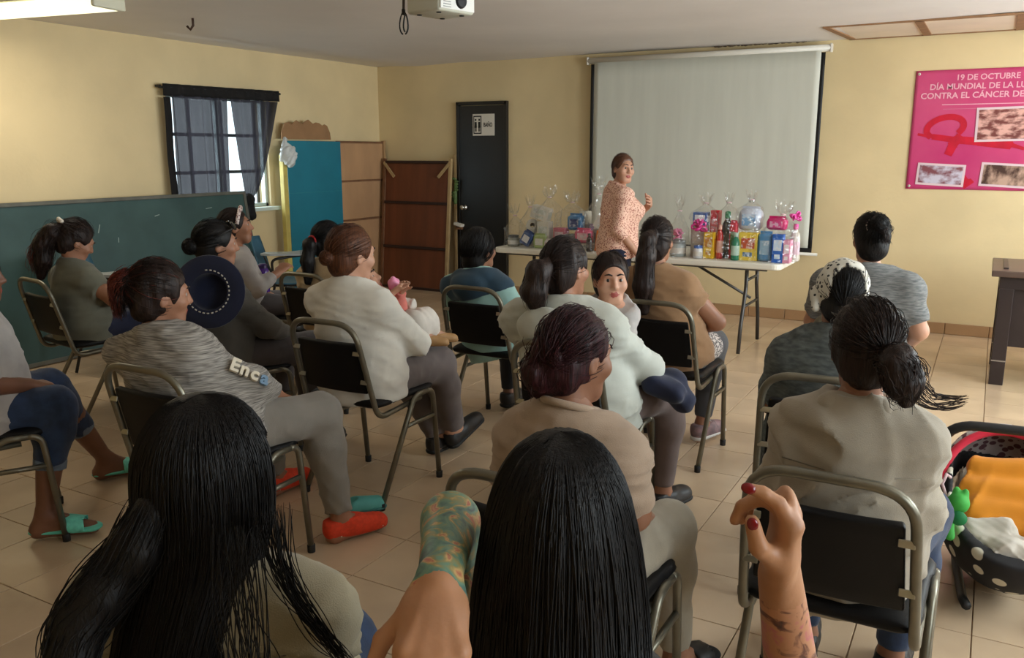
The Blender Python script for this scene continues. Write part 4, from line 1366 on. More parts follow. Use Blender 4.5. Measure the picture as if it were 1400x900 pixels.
# ---- woman in the cream sweater with a baby on her lap
L7 = (-2.40, 2.74)
chair(*L7, 0, 'black stacking chair under the woman in the cream sweater')
J = seated((-.03, .16, 1.085), hipy=.16, sw=.16, elL=(-.23, .24, .70), elR=(.185, .33, .68), wrL=(-.02, .40, .69), wrR=(-.03, .43, .655), knR=(.14, .56, .525), anR=(.10, .76, .13), toR=(.12, .90, .13), knL=(-.10, .55, .525), anL=(.02, .72, .09), toL=(.03, .86, .035))
B = Body(J, 1.2, 1.2, 1.12, 1.08, 1.03, head=(-18, -8, 0))
p7, _ = make_body(B, 'woman in a cream sweater and grey slacks with a low brown bun', L7, 0, SK4)
shirt(p7, B, F_cream, 1.93, -.10, seed=7, loose=.004)
trousers(p7, B, F_grey_slack, 1.95, seed=7, flare=.012)
add_hair(p7, B, HBR, tie=(0, -.115, -.02), bun=((0, -.125, -.022), (.032, .028, .032)), seed=7)
shoes(p7, B, M_bshoe, M_bsole, lift='R')

def baby(label, loc, deg, J, head, skin, cloth, pants, hair, w=.5, hs=.78):
    B = Body(J, w, .62, .58, .55, hs, head=head, tz=.62)
    o, _ = make_body(B, label, loc, deg, skin, hv={n: dict(L=.085, fine=.004) for n in 'LR'}, voxel=.005, cat='baby', feet=True)
    shirt(o, B, cloth, 1.8, -.05, o=.008, wr=.0025, voxel=.0065, neck=.03)
    trousers(o, B, pants, 1.98, o=.007, wr=.002, waist=.04, voxel=.007)
    parts = [sdf_mesh(hair_cap_ops(B, .006), .006), strands_np(head_strands(B, (0, -.09, -.05), 260, .008, 4), .0009)]
    V, Q = join_np(parts)
    link('hair', mesh_np('hair', V, Q), hair, o)
    return o, B
# baby lying in her arms: head to her left, feet to her right
Jb = dict(head=A3(-.115, .33, .93), nb=A3(-.085, .36, .855), pel=A3(.03, .42, .70))
for s, n in ((-1, 'L'), (1, 'R')):
    Jb['sh' + n] = Jb['nb'] + A3(.01, s * .055, -.025); Jb['el' + n] = Jb['nb'] + A3(.10, s * .075 - .02, -.02); Jb['wr' + n] = Jb['nb'] + A3(.15, s * .03 - .0, .05)
    Jb['hip' + n] = Jb['pel'] + A3(.02, s * .04, 0); Jb['kn' + n] = Jb['pel'] + A3(.09, s * .045 + .02, .06); Jb['an' + n] = Jb['pel'] + A3(.115, s * .04 + .07, -.02); Jb['to' + n] = Jb['pel'] + A3(.15, s * .045 + .10, -.03)
F_pinkb = fabric('coral_baby_cloth', (206, 116, 104)); F_whiteb = fabric('white_baby_cloth', (214, 206, 196))
b7, Bb = baby('baby in coral clothes lying in the arms of the woman in cream', L7, 0, Jb, (-60, 30, 0), SK4, F_pinkb, F_whiteb, HD)
hb = sdf_obj('headband', F_whiteb, [('add', Cap(Bb.hp(-.075, 0, .035), Bb.hp(.075, 0, .035), .012), 0), ('add', Ell(Bb.hp(.03, .02, .085), (.03, .02, .025)), .01), ('add', Ell(Bb.hp(.06, -.01, .075), (.03, .022, .025)), .01), ('noise', .004, (70, 70, 70), 2)], .005, b7)
shoes(b7, Bb, mat('tan_baby_shoe', (168, 128, 82), .6), mat('tan_sole', (150, 110, 66), .7), k=.56)
bt = tag(empty('baby_bottle', (-2.395, 3.16, .875)), 'pink baby bottle held by the baby in coral clothes', 'bottle')
bt.rotation_euler = (.5, .25, 0)
lathe('bottle_body', mat('pink_plastic', (226, 120, 164), .3), [(0, -.03), (.026, -.03), (.028, -.02), (.028, .04), (.024, .05), (.026, .055)], bt, n=16)
lathe('bottle_cap', mat('pale_pink_plastic', (238, 150, 186), .3), [(.028, .052), (.028, .075), (.018, .085), (.009, .10), (0, .105)], bt, n=16)
rag = tag(sdf_obj('burp_cloth', F_whiteb, [('add', Cap((0, 0, 0), (.06, .02, -.03), .022, .03), .02), ('add', Cap((.06, .02, -.03), (.09, .02, -.12), .028, .02), .02), ('noise', .007, (60, 60, 30), 6)], .006), 'white cloth hanging beside the pink baby bottle', 'cloth')
rag.location = (-2.42, 3.20, .845)

# ---- woman in the two-tone teal hooded jacket
L9 = (-2.33, 3.80)
chair(*L9, 0, 'black stacking chair under the person in the two-tone teal jacket')
J = seated((-.09, .15, 1.005), hipy=.15, hipz=.54, sw=.15, elR=(.19, .19, .64), wrR=(.12, .36, .60), elL=(-.26, .16, .64))
B = Body(J, 1.0, 1.02, 1.02, .92, .93, head=(-16, 0, 0))
p9, _ = make_body(B, 'person with short black hair in a two-tone teal hooded jacket', L9, 0, SK2)
sh9 = shirt(p9, B, F_teal, 1.9, -.12, seed=9, loose=.004, wr=.0018)
up = B.R[:, 2]
yk = [('add', p, .05) for p in B.torso(.024)] + [('clip', J['pel'] + up * .235, -up), ('clip', J['nb'] + up * .03, unit(up + B.R[:, 1] * .4)),
      ('add', Cap(J['nb'] + A3(-.07, -.05, .0), J['nb'] + A3(.07, -.05, .0), .048, .048), .03), ('add', Ell(J['nb'] + A3(0, -.105, -.035), (.10, .045, .065)), .03), ('noise', .003, (20, 20, 30), 4)]
sdf_obj('hood_yoke', F_navyt, yk, .008, sh9)
for t in (1.42, 1.62):
    a, b = J['elR'], J['wrR']; q = a + (b - a) * (t - 1); u = unit(b - a)
    for n in 'LR':
        a, b = J['el' + n], J['wr' + n]; q = a + (b - a) * (t - 1); u = unit(b - a)
        sdf_obj('sleeve_stripe', F_navyt, [('add', Cap(q - u * .010, q + u * .010, .053 - .018 * (t - 1), .053 - .018 * (t - 1), f0=True, f1=True), 0)], .0055, sh9)
trousers(p9, B, F_black, 1.93, seed=9)
add_hair(p9, B, HB, tie=(0, -.06, -.085), seed=9, th=.018, low=.03)
shoes(p9, B, M_bshoe, M_bsole)

# ---- woman in the pale grey hoodie with a toddler
L10 = (-1.36, 2.83)
chair(*L10, 0, 'black stacking chair under the woman in the pale grey hoodie')
J = seated((-.055, .12, 1.085), hipy=.17, hipz=.55, sw=.172, elR=(.225, .30, .68), wrR=(.05, .42, .69), elL=(-.25, .24, .68), wrL=(-.02, .42, .70), knR=(.24, .52, .53), anR=(.25, .46, .10), toR=(.29, .60, .035), knL=(-.14, .54, .53))
B = Body(J, 1.28, 1.32, 1.25, 1.14, .96, head=(-14, -4, 0))
p10, _ = make_body(B, 'woman in a pale grey hoodie with a dark ponytail, holding a toddler', L10, 0, SK1)
sh10 = shirt(p10, B, F_hoodie, 1.93, -.12, seed=10, loose=.006, wr=.005)
sdf_obj('hood', F_hoodie, [('add', Cap(J['nb'] + A3(-.09, -.03, .0), J['nb'] + A3(.09, -.03, .0), .045, .045), .0), ('add', Ell(J['nb'] + A3(0, -.135, -.055), (.125, .05, .08)), .04), ('sub', Ell(J['nb'] + A3(0, .03, .06), (.07, .08, .07)), .02), ('noise', .004, (24, 24, 30), 4)], .008, sh10)
trousers(p10, B, F_taupe_leg, 1.93, o=.006, seed=10, wr=.0015)
t0 = B.hp(0, -.11, .02)
add_hair(p10, B, HD, tie=(0, -.115, .01), tail=[t0, t0 + A3(-.02, -.045, -.03), t0 + A3(-.03, -.06, -.10), t0 + A3(-.025, -.045, -.17)], tailr=[.028, .045, .048, .026], seed=10)
shoes(p10, B, M_bshoe, M_bsole)
Jt = dict(head=A3(.065, .28, 1.03), nb=A3(.06, .30, .915), pel=A3(.03, .34, .70))
for s, n in ((-1, 'L'), (1, 'R')):   # the toddler faces backwards over her shoulder
    Jt['sh' + n] = Jt['nb'] + A3(-s * .075, 0, -.03); Jt['el' + n] = Jt['nb'] + A3(-s * .10, -.06, -.09); Jt['wr' + n] = Jt['nb'] + A3(-s * .05, -.12, -.08)
    Jt['hip' + n] = Jt['pel'] + A3(-s * .045, 0, 0); Jt['kn' + n] = Jt['pel'] + A3(-s * .13, -.04, -.05); Jt['an' + n] = Jt['pel'] + A3(-s * .14, -.01, -.15); Jt['to' + n] = Jt['pel'] + A3(-s * .16, -.06, -.17)
Bt = Body(Jt, .5, .62, .58, .55, .84, head=(180 + 35, 0, 0), tz=.62)
tod, _ = make_body(Bt, 'toddler with dark hair looking back over the shoulder of the woman in the hoodie', L10, 0, SK4, hv={n: dict(L=.09, fine=.004) for n in 'LR'}, voxel=.005, cat='baby')
shirt(tod, Bt, F_lt_grey, 1.85, -.05, o=.008, voxel=.0065, neck=.03)
trousers(tod, Bt, F_navy, 1.9, o=.007, waist=.04, voxel=.007)
V, Q = join_np([sdf_mesh(hair_cap_ops(Bt, .008), .006), strands_np(head_strands(Bt, (0, -.05, .10), 300, .010, 4), .0009)])
link('hair', mesh_np('hair', V, Q), HD, tod)
jk = tag(sdf_obj('folded_jacket', F_navy, [('add', Cap((-.10, 0, 0), (.04, .03, .0), .05, .06, (0, 0, 1), 1.3), .02), ('add', Cap((.04, .03, .0), (.10, .02, -.07), .055, .05), .03), ('add', Cap((.0, -.06, .01), (.08, -.04, -.02), .045, .05), .03), ('noise', .008, (26, 26, 26), 8)], .008), 'dark navy jacket lying on the lap of the woman in the hoodie', 'jacket')
jk.location = (-1.10, 3.16, .62)

# ---- woman in the tan top with a very long ponytail
L12 = (-1.34, 3.85)
chair(*L12, 0, 'black stacking chair under the woman in the tan top')
J = seated((-.075, .13, 1.10), hipy=.17, sw=.155, elR=(.205, .25, .70), wrR=(.06, .38, .62), elL=(-.22, .2, .70), knR=(.12, .50, .53), anR=(.10, .44, .10), toR=(.14, .57, .035))
B = Body(J, 1.18, 1.2, 1.12, 1.05, .95, head=(4, 0, 0))
p12, _ = make_body(B, 'woman in a tan top and dark leggings with a very long brown ponytail', L12, 0, SK1)
shirt(p12, B, F_tan, .42, -.07, seed=12, o=.007, wr=.003)
tr12 = trousers(p12, B, F_dgrey, 1.9, o=.007, seed=12, wr=.0015)
sdf_obj('printed_side', F_leo, [('add', p.grow(.0), .02) for p in B.legs(.0095, 1.6, sides='R')[:1]] + [('clip', J['hipR'] + A3(.055, 0, 0), (-1, 0, -.25)), ('clip', J['hipR'] + A3(0, .26, 0), (0, 1, 0))], .008, tr12)
t0 = B.hp(0, -.12, .04)
add_hair(p12, B, HD, tie=(0, -.115, .04), tail=[t0, t0 + A3(-.0, -.04, -.02), t0 + A3(.0, -.055, -.10), t0 + A3(-.01, -.055, -.24), t0 + A3(-.01, -.045, -.36)], tailr=[.026, .036, .044, .050, .028], seed=12, tail_n=320)
shoes(p12, B, M_gshoe, M_wsole, accent=M_wsole)

# ---- woman in the taupe T-shirt with maroon hair
L14 = (-.84, 1.60)
chair(*L14, 0, 'black stacking chair under the woman in the taupe shirt')
J = seated((.03, .15, 1.06), hipy=.16, sw=.120, elR=(.17, .19, .68), wrR=(.13, .36, .60), knR=(.155, .50, .52), anR=(.165, .57, .095), toR=(.21, .71, .035), knL=(-.16, .52, .52))
B = Body(J, 1.0, 1.04, .98, .88, .90, head=(-22, -10, 0))
p14, _ = make_body(B, 'woman in a taupe T-shirt with maroon tinted hair in a messy bun', L14, 0, SK2)
shirt(p14, B, F_taupe_t, .8, -.11, seed=14, loose=.006, voxel=.009, collar=(F_taupe_t, .042, .009))
trousers(p14, B, F_beige_p, 1.9, seed=14, flare=.01)
t0 = B.hp(.0, -.105, -.045)
add_hair(p14, B, HM, tie=(0.02, -.11, -.02), bun=((.03, -.105, .0), (.026, .018, .024)), tail=[B.hp(-.01, -.095, .02), B.hp(-.03, -.10, -.05), B.hp(-.04, -.085, -.10)], tailr=[.032, .034, .015], seed=14, th=.010, wob=.007)
shoes(p14, B, M_bshoe, M_bsole, 'slide')

# ---- woman in the grey-khaki jacket with a side ponytail
L17 = (-.25, 1.95)
c17 = chair(*L17, 0, 'black stacking chair with a torn vinyl seat under the woman in the khaki jacket')
J = seated((.02, .15, 1.075), hipy=.18, hipz=.55, sw=.125, elR=(.165, .20, .68), wrR=(.10, .38, .61), elL=(-.17, .19, .68), wrL=(-.10, .38, .61), knR=(.16, .56, .53), knL=(-.16, .56, .53))
B = Body(J, .98, 1.04, .95, 1.02, .92, head=(16, -12, 0))
p17, _ = make_body(B, 'woman in a grey khaki jacket with a dark ponytail beside the baby carrier', L17, 0, SK2)
sh17 = shirt(p17, B, F_jacket, 1.93, -.11, seed=17, o=.012, loose=.004, wr=.007, fr=(13, 13, 22), neck=.05, voxel=.009)
sdf_obj('jacket_collar', F_jacket, [('add', Cap(J['nb'] + A3(-.05, -.035, .015), J['nb'] + A3(.05, -.035, .015), .036, .036, (0, 0, 1), .9), 0), ('add', Cap(J['nb'] + A3(-.07, .02, -.0), J['nb'] + A3(-.05, -.035, .01), .03), .02), ('add', Cap(J['nb'] + A3(.07, .02, -.0), J['nb'] + A3(.05, -.035, .01), .03), .02), ('noise', .002, (30, 30, 30), 3)], .008, sh17)
tubes('seam', mat('jacket_seam', (120, 112, 96), .9), [([J['nb'] + A3(-.15, -.075, -.115), J['nb'] + A3(0, -.118, -.12), J['nb'] + A3(.15, -.075, -.115)], .0015)], sh17, 5)
trousers(p17, B, F_denim, 1.93, seed=17)
t0 = B.hp(.03, -.115, -.02)
add_hair(p17, B, HD, tie=(.03, -.118, -.015), tail=[t0, t0 + A3(.03, -.035, .0), t0 + A3(.045, -.042, -.04), t0 + A3(.055, -.038, -.085)], tailr=[.022, .036, .037, .018], seed=17, tail_n=520, th=.010, wob=.007)
V = strands_np(path_strands([t0 + A3(.07, -.04, -.05), t0 + A3(.10, -.02, -.085), t0 + A3(.14, .0, -.085), t0 + A3(.17, .01, -.075)], [.024, .020, .014, .010], 34, 4, wob=.003), .0009)
link('loose_strands', mesh_np('s', *V), HD, p17)
shoes(p17, B, M_bshoe, M_bsole)

# ---- woman with the printed bandana
L18 = (-.42, 2.80)
chair(*L18, 4, 'black stacking chair under the woman with the bandana')
J = seated((.02, .18, 1.055), hipy=.16, sw=.130, elR=(.17, .22, .68), elL=(-.18, .18, .66), wrL=(-.12, .36, .60))
J['shL'] = J['shL'] + A3(-.015, 0, -.005)
B = Body(J, 1.03, 1.05, 1.08, 1.0, .90, head=(12, -14, 6))
p18, _ = make_body(B, 'woman in a charcoal T-shirt with a black and white bandana on her head', L18, 4, SK2)
shirt(p18, B, F_dark_t, .9, -.10, seed=18, loose=.007)
trousers(p18, B, F_black, 1.93, seed=18)
add_hair(p18, B, HB, tie=(0, -.11, -.05), seed=18, th=.010, low=.01)
E_ = lambda c, r: Ell(B.hp(*c), np.array(r) * .90, B.RH)
sdf_obj('bandana', F_bandana, [('add', E_((0, -.012, .026), (.096, .116, .114)), 0), ('sub', E_((0, .105, -.055), (.085, .09, .11)), .01), ('sub', E_((.012, -.120, .005), (.062, .07, .105)), .012), ('sub', E_((0, -.01, -.135), (.2, .2, .10)), .01),
        ('add', Cap(B.hp(-.09, -.02, .0), B.hp(-.085, -.05, -.06), .022, .015), .015), ('noise', .003, (40, 40, 40), 3)], .006, p18)
shoes(p18, B, M_bshoe, M_bsole)

# ---- woman in the heather grey T-shirt with a high bun
L19 = (-.46, 3.95)
chair(*L19, 0, 'black stacking chair under the woman in the heather grey T-shirt')
J = seated((.0, .15, 1.145), hipz=.56, hipy=.16, sw=.165, elR=(.225, .19, .74), wrR=(.16, .36, .62), elL=(-.225, .2, .74))
B = Body(J, 1.14, 1.1, 1.12, 1.02, .94, head=(20, 0, 0))
p19, _ = make_body(B, 'woman in a heather grey T-shirt with a high dark bun, facing the front wall', L19, 0, SK4)
shirt(p19, B, F_heather, .72, -.10, seed=19, loose=.004)
trousers(p19, B, fabric('faded_denim', (120, 132, 146), var=.3, vs=18), 1.93, seed=19)
add_hair(p19, B, HB, tie=(.0, -.095, .075), bun=((.005, -.118, .088), (.040, .036, .038)), seed=19)
V, Q = tube_np([B.hp(.045 * math.cos(a), -.088 + .018 * math.sin(a), .066 + .04 * math.sin(a)) for a in np.linspace(0, 2 * PI, 20)], .004, 6)
link('hair_tie', mesh_np('t', V, Q), mat('pale_hair_tie', (210, 190, 180), .6), p19)
V = strands_np(path_strands([B.hp(.01, -.12, .07), B.hp(.03, -.135, .03), B.hp(.04, -.13, -.01)], [.014, .012, .006], 40, 4), .001)
link('loose_strands', mesh_np('s', *V), HD, p19)
shoes(p19, B, M_bshoe, M_bsole)

# ---- woman in the space-dyed sweater with printed sleeve
L3 = (-2.38, 1.84)
chair(*L3, 2, 'black stacking chair under the woman in the striped grey sweater')
J = seated((-.15, .15, 1.03), hipy=.18, sw=.165, hipz=.55, elR=(.14, .27, .71), wrR=(.08, .44, .62), elL=(-.34, .22, .66), knR=(.20, .55, .53), anR=(.255, .58, .09), toR=(.33, .72, .03), knL=(-.18, .60, .53), anL=(-.30, .82, .09), toL=(-.28, .96, .03))
J['pel'] = J['pel'] + A3(-.02, 0, 0)
B = Body(J, 1.32, 1.3, 1.22, 1.06, .95, head=(-30, -6, 0))
p3, _ = make_body(B, 'woman in a striped grey sweater with lettered sleeve and orange socks', L3, 2, SK1)
sh3 = shirt(p3, B, F_stripe, 1.7, -.10, seed=3, loose=.004, wr=.004)
sdf_obj('neckline_band', F_stripe, [('add', Cap(J['nb'] + A3(-.06, -.03, .01), J['nb'] + A3(.06, -.03, .01), .036, .036), 0), ('noise', .003, (30, 30, 30), 2)], .008, sh3)
trousers(p3, B, F_sweat, 1.9, seed=3, flare=.004)
add_hair(p3, B, HD, tie=(0, -.11, .045), bun=((0, -.118, .05), (.034, .030, .036)), tail=[B.hp(0, -.13, .04), B.hp(-.01, -.145, -.02), B.hp(-.01, -.14, -.08)], tailr=[.02, .014, .006], seed=3, th=.013, wob=.008)
V = strands_np(np.concatenate([path_strands([B.hp(0, -.11, .075), B.hp(-.005, -.15, .05), B.hp(-.01, -.155, .0), B.hp(-.01, -.145, -.09)], [.03, .034, .026, .012], 130, 8, M=9), head_strands(B, (0, -.115, .05), 30, .016, 31, wob=.01)]), .0010)
link('red_strands', mesh_np('s', *V), HR, p3)
shoes(p3, B, M_orsock, M_orsock, 'sock', accent=M_dot)
# letters on the right upper sleeve
a, b = J['shR'], J['elR']; u = unit(b - a)
outw = unit(A3(.50, -.55, .68)); outw = unit(outw - u * (outw @ u)); vv = np.cross(outw, u)
Mz = Matrix([[u[0], vv[0], outw[0]], [u[1], vv[1], outw[1]], [u[2], vv[2], outw[2]]])
M_let = mat('cream_print', (226, 216, 196), .7); M_let2 = mat('blue_print', (120, 150, 178), .7)
for q, ch in enumerate('Enca'):
    pos = a + u * (.12 + .038 * q) + outw * (.047 * 1.22 + .024 - .004 * q)
    lt = text_mesh('lettering', ch, .066, M_let2 if q == 3 else M_let, sh3, pos, Mz.to_euler(), bold=.0025, extrude=.006)

# ---- woman with the navy sun hat on her back
L4 = (-3.36, 2.78)
chair(*L4, -18, 'black stacking chair under the woman with the navy hat')
J = seated((.03, .15, 1.085), hipy=.16, sw=.155, elR=(.21, .30, .68), wrR=(.12, .46, .60), knR=(.18, .56, .53), anR=(.16, .52, .095), toR=(.2, .66, .035))
B = Body(J, 1.12, 1.12, 1.08, 1.05, .95, head=(-14, -4, 0))
p4, _ = make_body(B, 'woman in a dark grey sweater with sunglasses pushed up on her dark bun hair', L4, -18, SK1)
shirt(p4, B, F_olive_grey, 1.9, -.10, seed=4, loose=.004)
trousers(p4, B, F_charc, 1.93, seed=4, flare=.006)
add_hair(p4, B, HB, tie=(0, -.115, -.01), bun=((0, -.13, -.015), (.045, .04, .042)), seed=4)
shoes(p4, B, M_bshoe, M_bsole)
sg = tag(empty('sunglasses', (0, 0, 0)), 'dark sunglasses pushed up on the hair of the woman in dark grey', 'sunglasses')
sg.location = (L4[0], L4[1], 0); sg.rotation_euler = (0, 0, math.radians(-18))
tubes('frame', M_iron, [([B.hp(-.088, -.03, .045), B.hp(-.085, .06, .085), B.hp(0, .085, .105), B.hp(.085, .06, .085), B.hp(.088, -.03, .045)], .004)], sg, 6)
for s in (-1, 1):
    sdf_obj('lens', mat('dark_lens', (20, 18, 22), .12), [('add', Ell(B.hp(s * .045, .072, .098), (.034, .008, .024), B.RH @ rotx(.7) @ rotz(-s * .25)), 0)], .004, sg)
# sun hat hanging on her back: round brim and crown
hat = tag(empty('sun_hat', (0, 0, 0)), 'navy sun hat with white stitched trim hanging on the back of a woman', 'hat')
hat.location = (-3.06, 2.645, .905); hat.rotation_euler = (math.radians(78), 0, math.radians(28))
lathe('brim', F_navy, [(.085, .0), (.12, .006), (.165, .0), (.168, -.004), (.12, .0), (.085, -.006)], hat, n=40)
lathe('crown', F_navy, [(.085, 0), (.082, -.05), (.065, -.075), (0, -.082)], hat, n=30)
V, Q = join_np([tube_np([(.098 * math.cos(t), .098 * math.sin(t), .008), (.098 * math.cos(t + .10), .098 * math.sin(t + .10), .008)], .0032, 5) for t in np.linspace(-2.6, 1.6, 22)])
link('trim_stitches', mesh_np('s', V, Q), mat('white_thread', (220, 215, 205), .8), hat)

# ---- woman with the headband and purple bottle
L5 = (-4.30, 3.78)
chair(*L5, -30, 'black stacking chair under the woman with the patterned headband')
J = seated((.05, .14, 1.06), hipy=.16, sw=.155, elR=(.22, .20, .68), wrR=(.16, .36, .76), elL=(-.2, .22, .68))
J['hdR'] = A3(-.2, .3, .2); 
B = Body(J, 1.1, 1.1, 1.05, 1.0, .95, head=(-18, 6, 0))
p5, _ = make_body(B, 'woman in a light grey top with a patterned headband', L5, -30, SK1)
shirt(p5, B, F_lt_grey, 1.75, -.10, seed=5)
trousers(p5, B, F_charc, 1.93, seed=5)
add_hair(p5, B, HD, tie=(0, -.11, -.03), bun=((0, -.12, -.03), (.035, .03, .035)), seed=5)
V, Q = tube_np([B.hp(.091 * math.cos(t), .02 + .03 * math.sin(t), .032 + .094 * math.sin(t)) for t in np.linspace(-.1, PI + .1, 24)], .012, 8)
link('headband', mesh_np('h', V, Q), dots_mat('headband_print', (212, 196, 190), (110, 60, 60), 90, .4), p5)
shoes(p5, B, M_bshoe, M_bsole)
wb_ = tag(empty('water_bottle', (-4.205, 4.10, .585)), 'purple water bottle standing on the lap of the woman with the headband', 'bottle')
M_pur = mat('purple_plastic', (66, 26, 120), .25)
lathe('bottle_body', M_pur, [(0, 0), (.036, 0), (.040, .01), (.040, .07), (.034, .09), (.034, .12), (.039, .14), (.039, .17), (.028, .185)], wb_, n=20)
lathe('bottle_cap', mat('dark_purple_cap', (44, 18, 80), .35), [(.030, .182), (.030, .205), (.02, .212), (0, .213)], wb_, n=20)

# ---- woman with the red hair band
L6 = (-3.45, 3.75)
chair(*L6, 0, 'black stacking chair under the woman with the red hair band')
J = seated((.0, .16, 1.0), hipy=.15, hipz=.53, sw=.155)
B = Body(J, 1.0, 1.05, 1.0, 1.0, .95, head=(-16, -6, 0))
p6, _ = make_body(B, 'woman in a beige top with a long dark ponytail held by a red band', L6, 0, SK1)
shirt(p6, B, fabric('beige_top', (176, 152, 116), var=.12), 1.6, -.10, seed=6)
trousers(p6, B, F_black, 1.93, seed=6)
t0 = B.hp(0, -.12, .0)
add_hair(p6, B, HB, tie=(0, -.118, .0), tail=[t0, t0 + A3(0, -.03, -.02), t0 + A3(-.01, -.04, -.12), t0 + A3(-.01, -.04, -.24)], tailr=[.024, .034, .038, .022], seed=6)
V, Q = tube_np([t0 + A3(.028 * math.cos(t), -.005, .028 * math.sin(t)) for t in np.linspace(0, 2 * PI, 16)], .007, 6)
link('hair_tie', mesh_np('t', V, Q), mat('red_band', (170, 26, 30), .6), p6)
shoes(p6, B, M_bshoe, M_bsole)

# ---- woman in the grey-green T-shirt by the chalkboard
L1 = (-4.58, 2.85)
chair(*L1, -8, 'black stacking chair under the woman in the grey-green T-shirt')
J = seated((-.03, .19, 1.02), hipy=.17, sw=.155, elR=(.25, .23, .71), wrR=(.14, .44, .66), elL=(-.22, .3, .7))
B = Body(J, 1.12, 1.12, 1.1, 1.05, .95, head=(-12, -28, 0))
p1, _ = make_body(B, 'woman in a grey-green T-shirt with wavy dark ponytail and white hair clip, head bowed', L1, -8, SK1)
shirt(p1, B, F_grey_green, .5, -.10, seed=21)
trousers(p1, B, F_navy, 1.93, seed=21)
t0 = B.hp(0, -.11, .05)
add_hair(p1, B, HD, tie=(0, -.11, .055), tail=[t0, t0 + A3(-.02, -.05, -.03), t0 + A3(-.05, -.09, -.10), t0 + A3(-.05, -.10, -.19), t0 + A3(-.07, -.11, -.28)], tailr=[.026, .044, .052, .048, .022], seed=21, tail_n=420, wob=.010, th=.012)
V = strands_np(path_strands([t0 + A3(-.03, -.06, -.05), t0 + A3(-.08, -.11, -.15), t0 + A3(-.09, -.12, -.26)], [.045, .05, .03], 90, 6, wob=.012), .0012)
link('red_strands', mesh_np('s', *V), HR, p1)
sdf_obj('hair_clip', mat('white_clip', (226, 216, 200), .4), [('add', Cap(t0 + A3(-.02, -.0, .03), t0 + A3(.02, -.005, .03), .013), 0), ('add', Ell(t0 + A3(.0, -.01, .04), (.014, .012, .016)), .01)], .005, p1)
shoes(p1, B, M_bshoe, M_bsole)

# ---- person at the left edge in rolled jeans and mint slides
L2 = (-3.51, 1.607)
chair(*L2, -30, 'black stacking chair under the person in rolled jeans')
J = seated((.05, .24, 1.06), hipy=.21, sw=.16, elR=(.24, .22, .68), wrR=(.11, .38, .63), knR=(.13, .46, .535), anR=(.15, .38, .10), toR=(.20, .54, .03), knL=(-.22, .45, .53), anL=(-.42, .66, .10), toL=(-.42, .82, .03))
B = Body(J, 1.18, 1.18, 1.12, 1.08, .95, head=(0, 0, 0))
p2, _ = make_body(B, 'person in a light grey T-shirt, rolled jeans and mint slides', L2, -30, SK3)
shirt(p2, B, F_lt_grey, .85, -.10, seed=22, loose=.006)
trousers(p2, B, F_denim, 1.55, seed=22, cuff=F_denim_in)
add_hair(p2, B, HB, tie=(0, -.08, -.08), seed=22, th=.012)
shoes(p2, B, M_mint2, M_mint, 'slide')

# ---- speaker standing in front of the table
LS = (-2.46, 6.02)
J = standing()
J['head'] = A3(.02, .03, 1.405); J['nb'] = A3(0, .0, 1.265); J['shR'] = A3(.145, .03, 1.20); J['shL'] = A3(-.145, -.03, 1.21)
J['elR'] = A3(.185, -.01, .97); J['wrR'] = A3(.18, .13, .79); J['elL'] = A3(-.22, .14, 1.02); J['wrL'] = A3(-.10, .24, 1.12); J['hdL'] = A3(.7, .05, .35)
J['hnL'] = A3(0, -1, 0)
B = Body(J, .94, 1.02, .95, .97, .90, bust=.02, head=(-64, -2, -4))
sp, _ = make_body(B, 'woman speaking in a pale floral blouse and jeans, standing in front of the table', LS, -62, SK4, voxel=.0045)
shirt(sp, B, F_floral, 1.35, -.08, seed=30, loose=.006, neck=.02)
trousers(sp, B, F_navy, 1.93, seed=30, o=.008)
add_hair(sp, B, mat('hair_brown_speaker', (58, 34, 26), .4, col2=(92, 58, 40), vscale=6), tie=(0, -.105, -.06), bun=((-.015, -.105, -.065), (.030, .028, .030)), seed=30, th=.006)
for s in (-1, 1):
    V, Q = tube_np([B.hp(s * .080 + .011 * math.cos(t), -.004, -.058 + .015 * math.sin(t)) for t in np.linspace(0, 2 * PI, 14)], .0025, 5)
    link('earring', mesh_np('e', V, Q), mat('dark_earring', (40, 26, 20), .4), sp)
shoes(sp, B, M_bshoe, M_bsole)

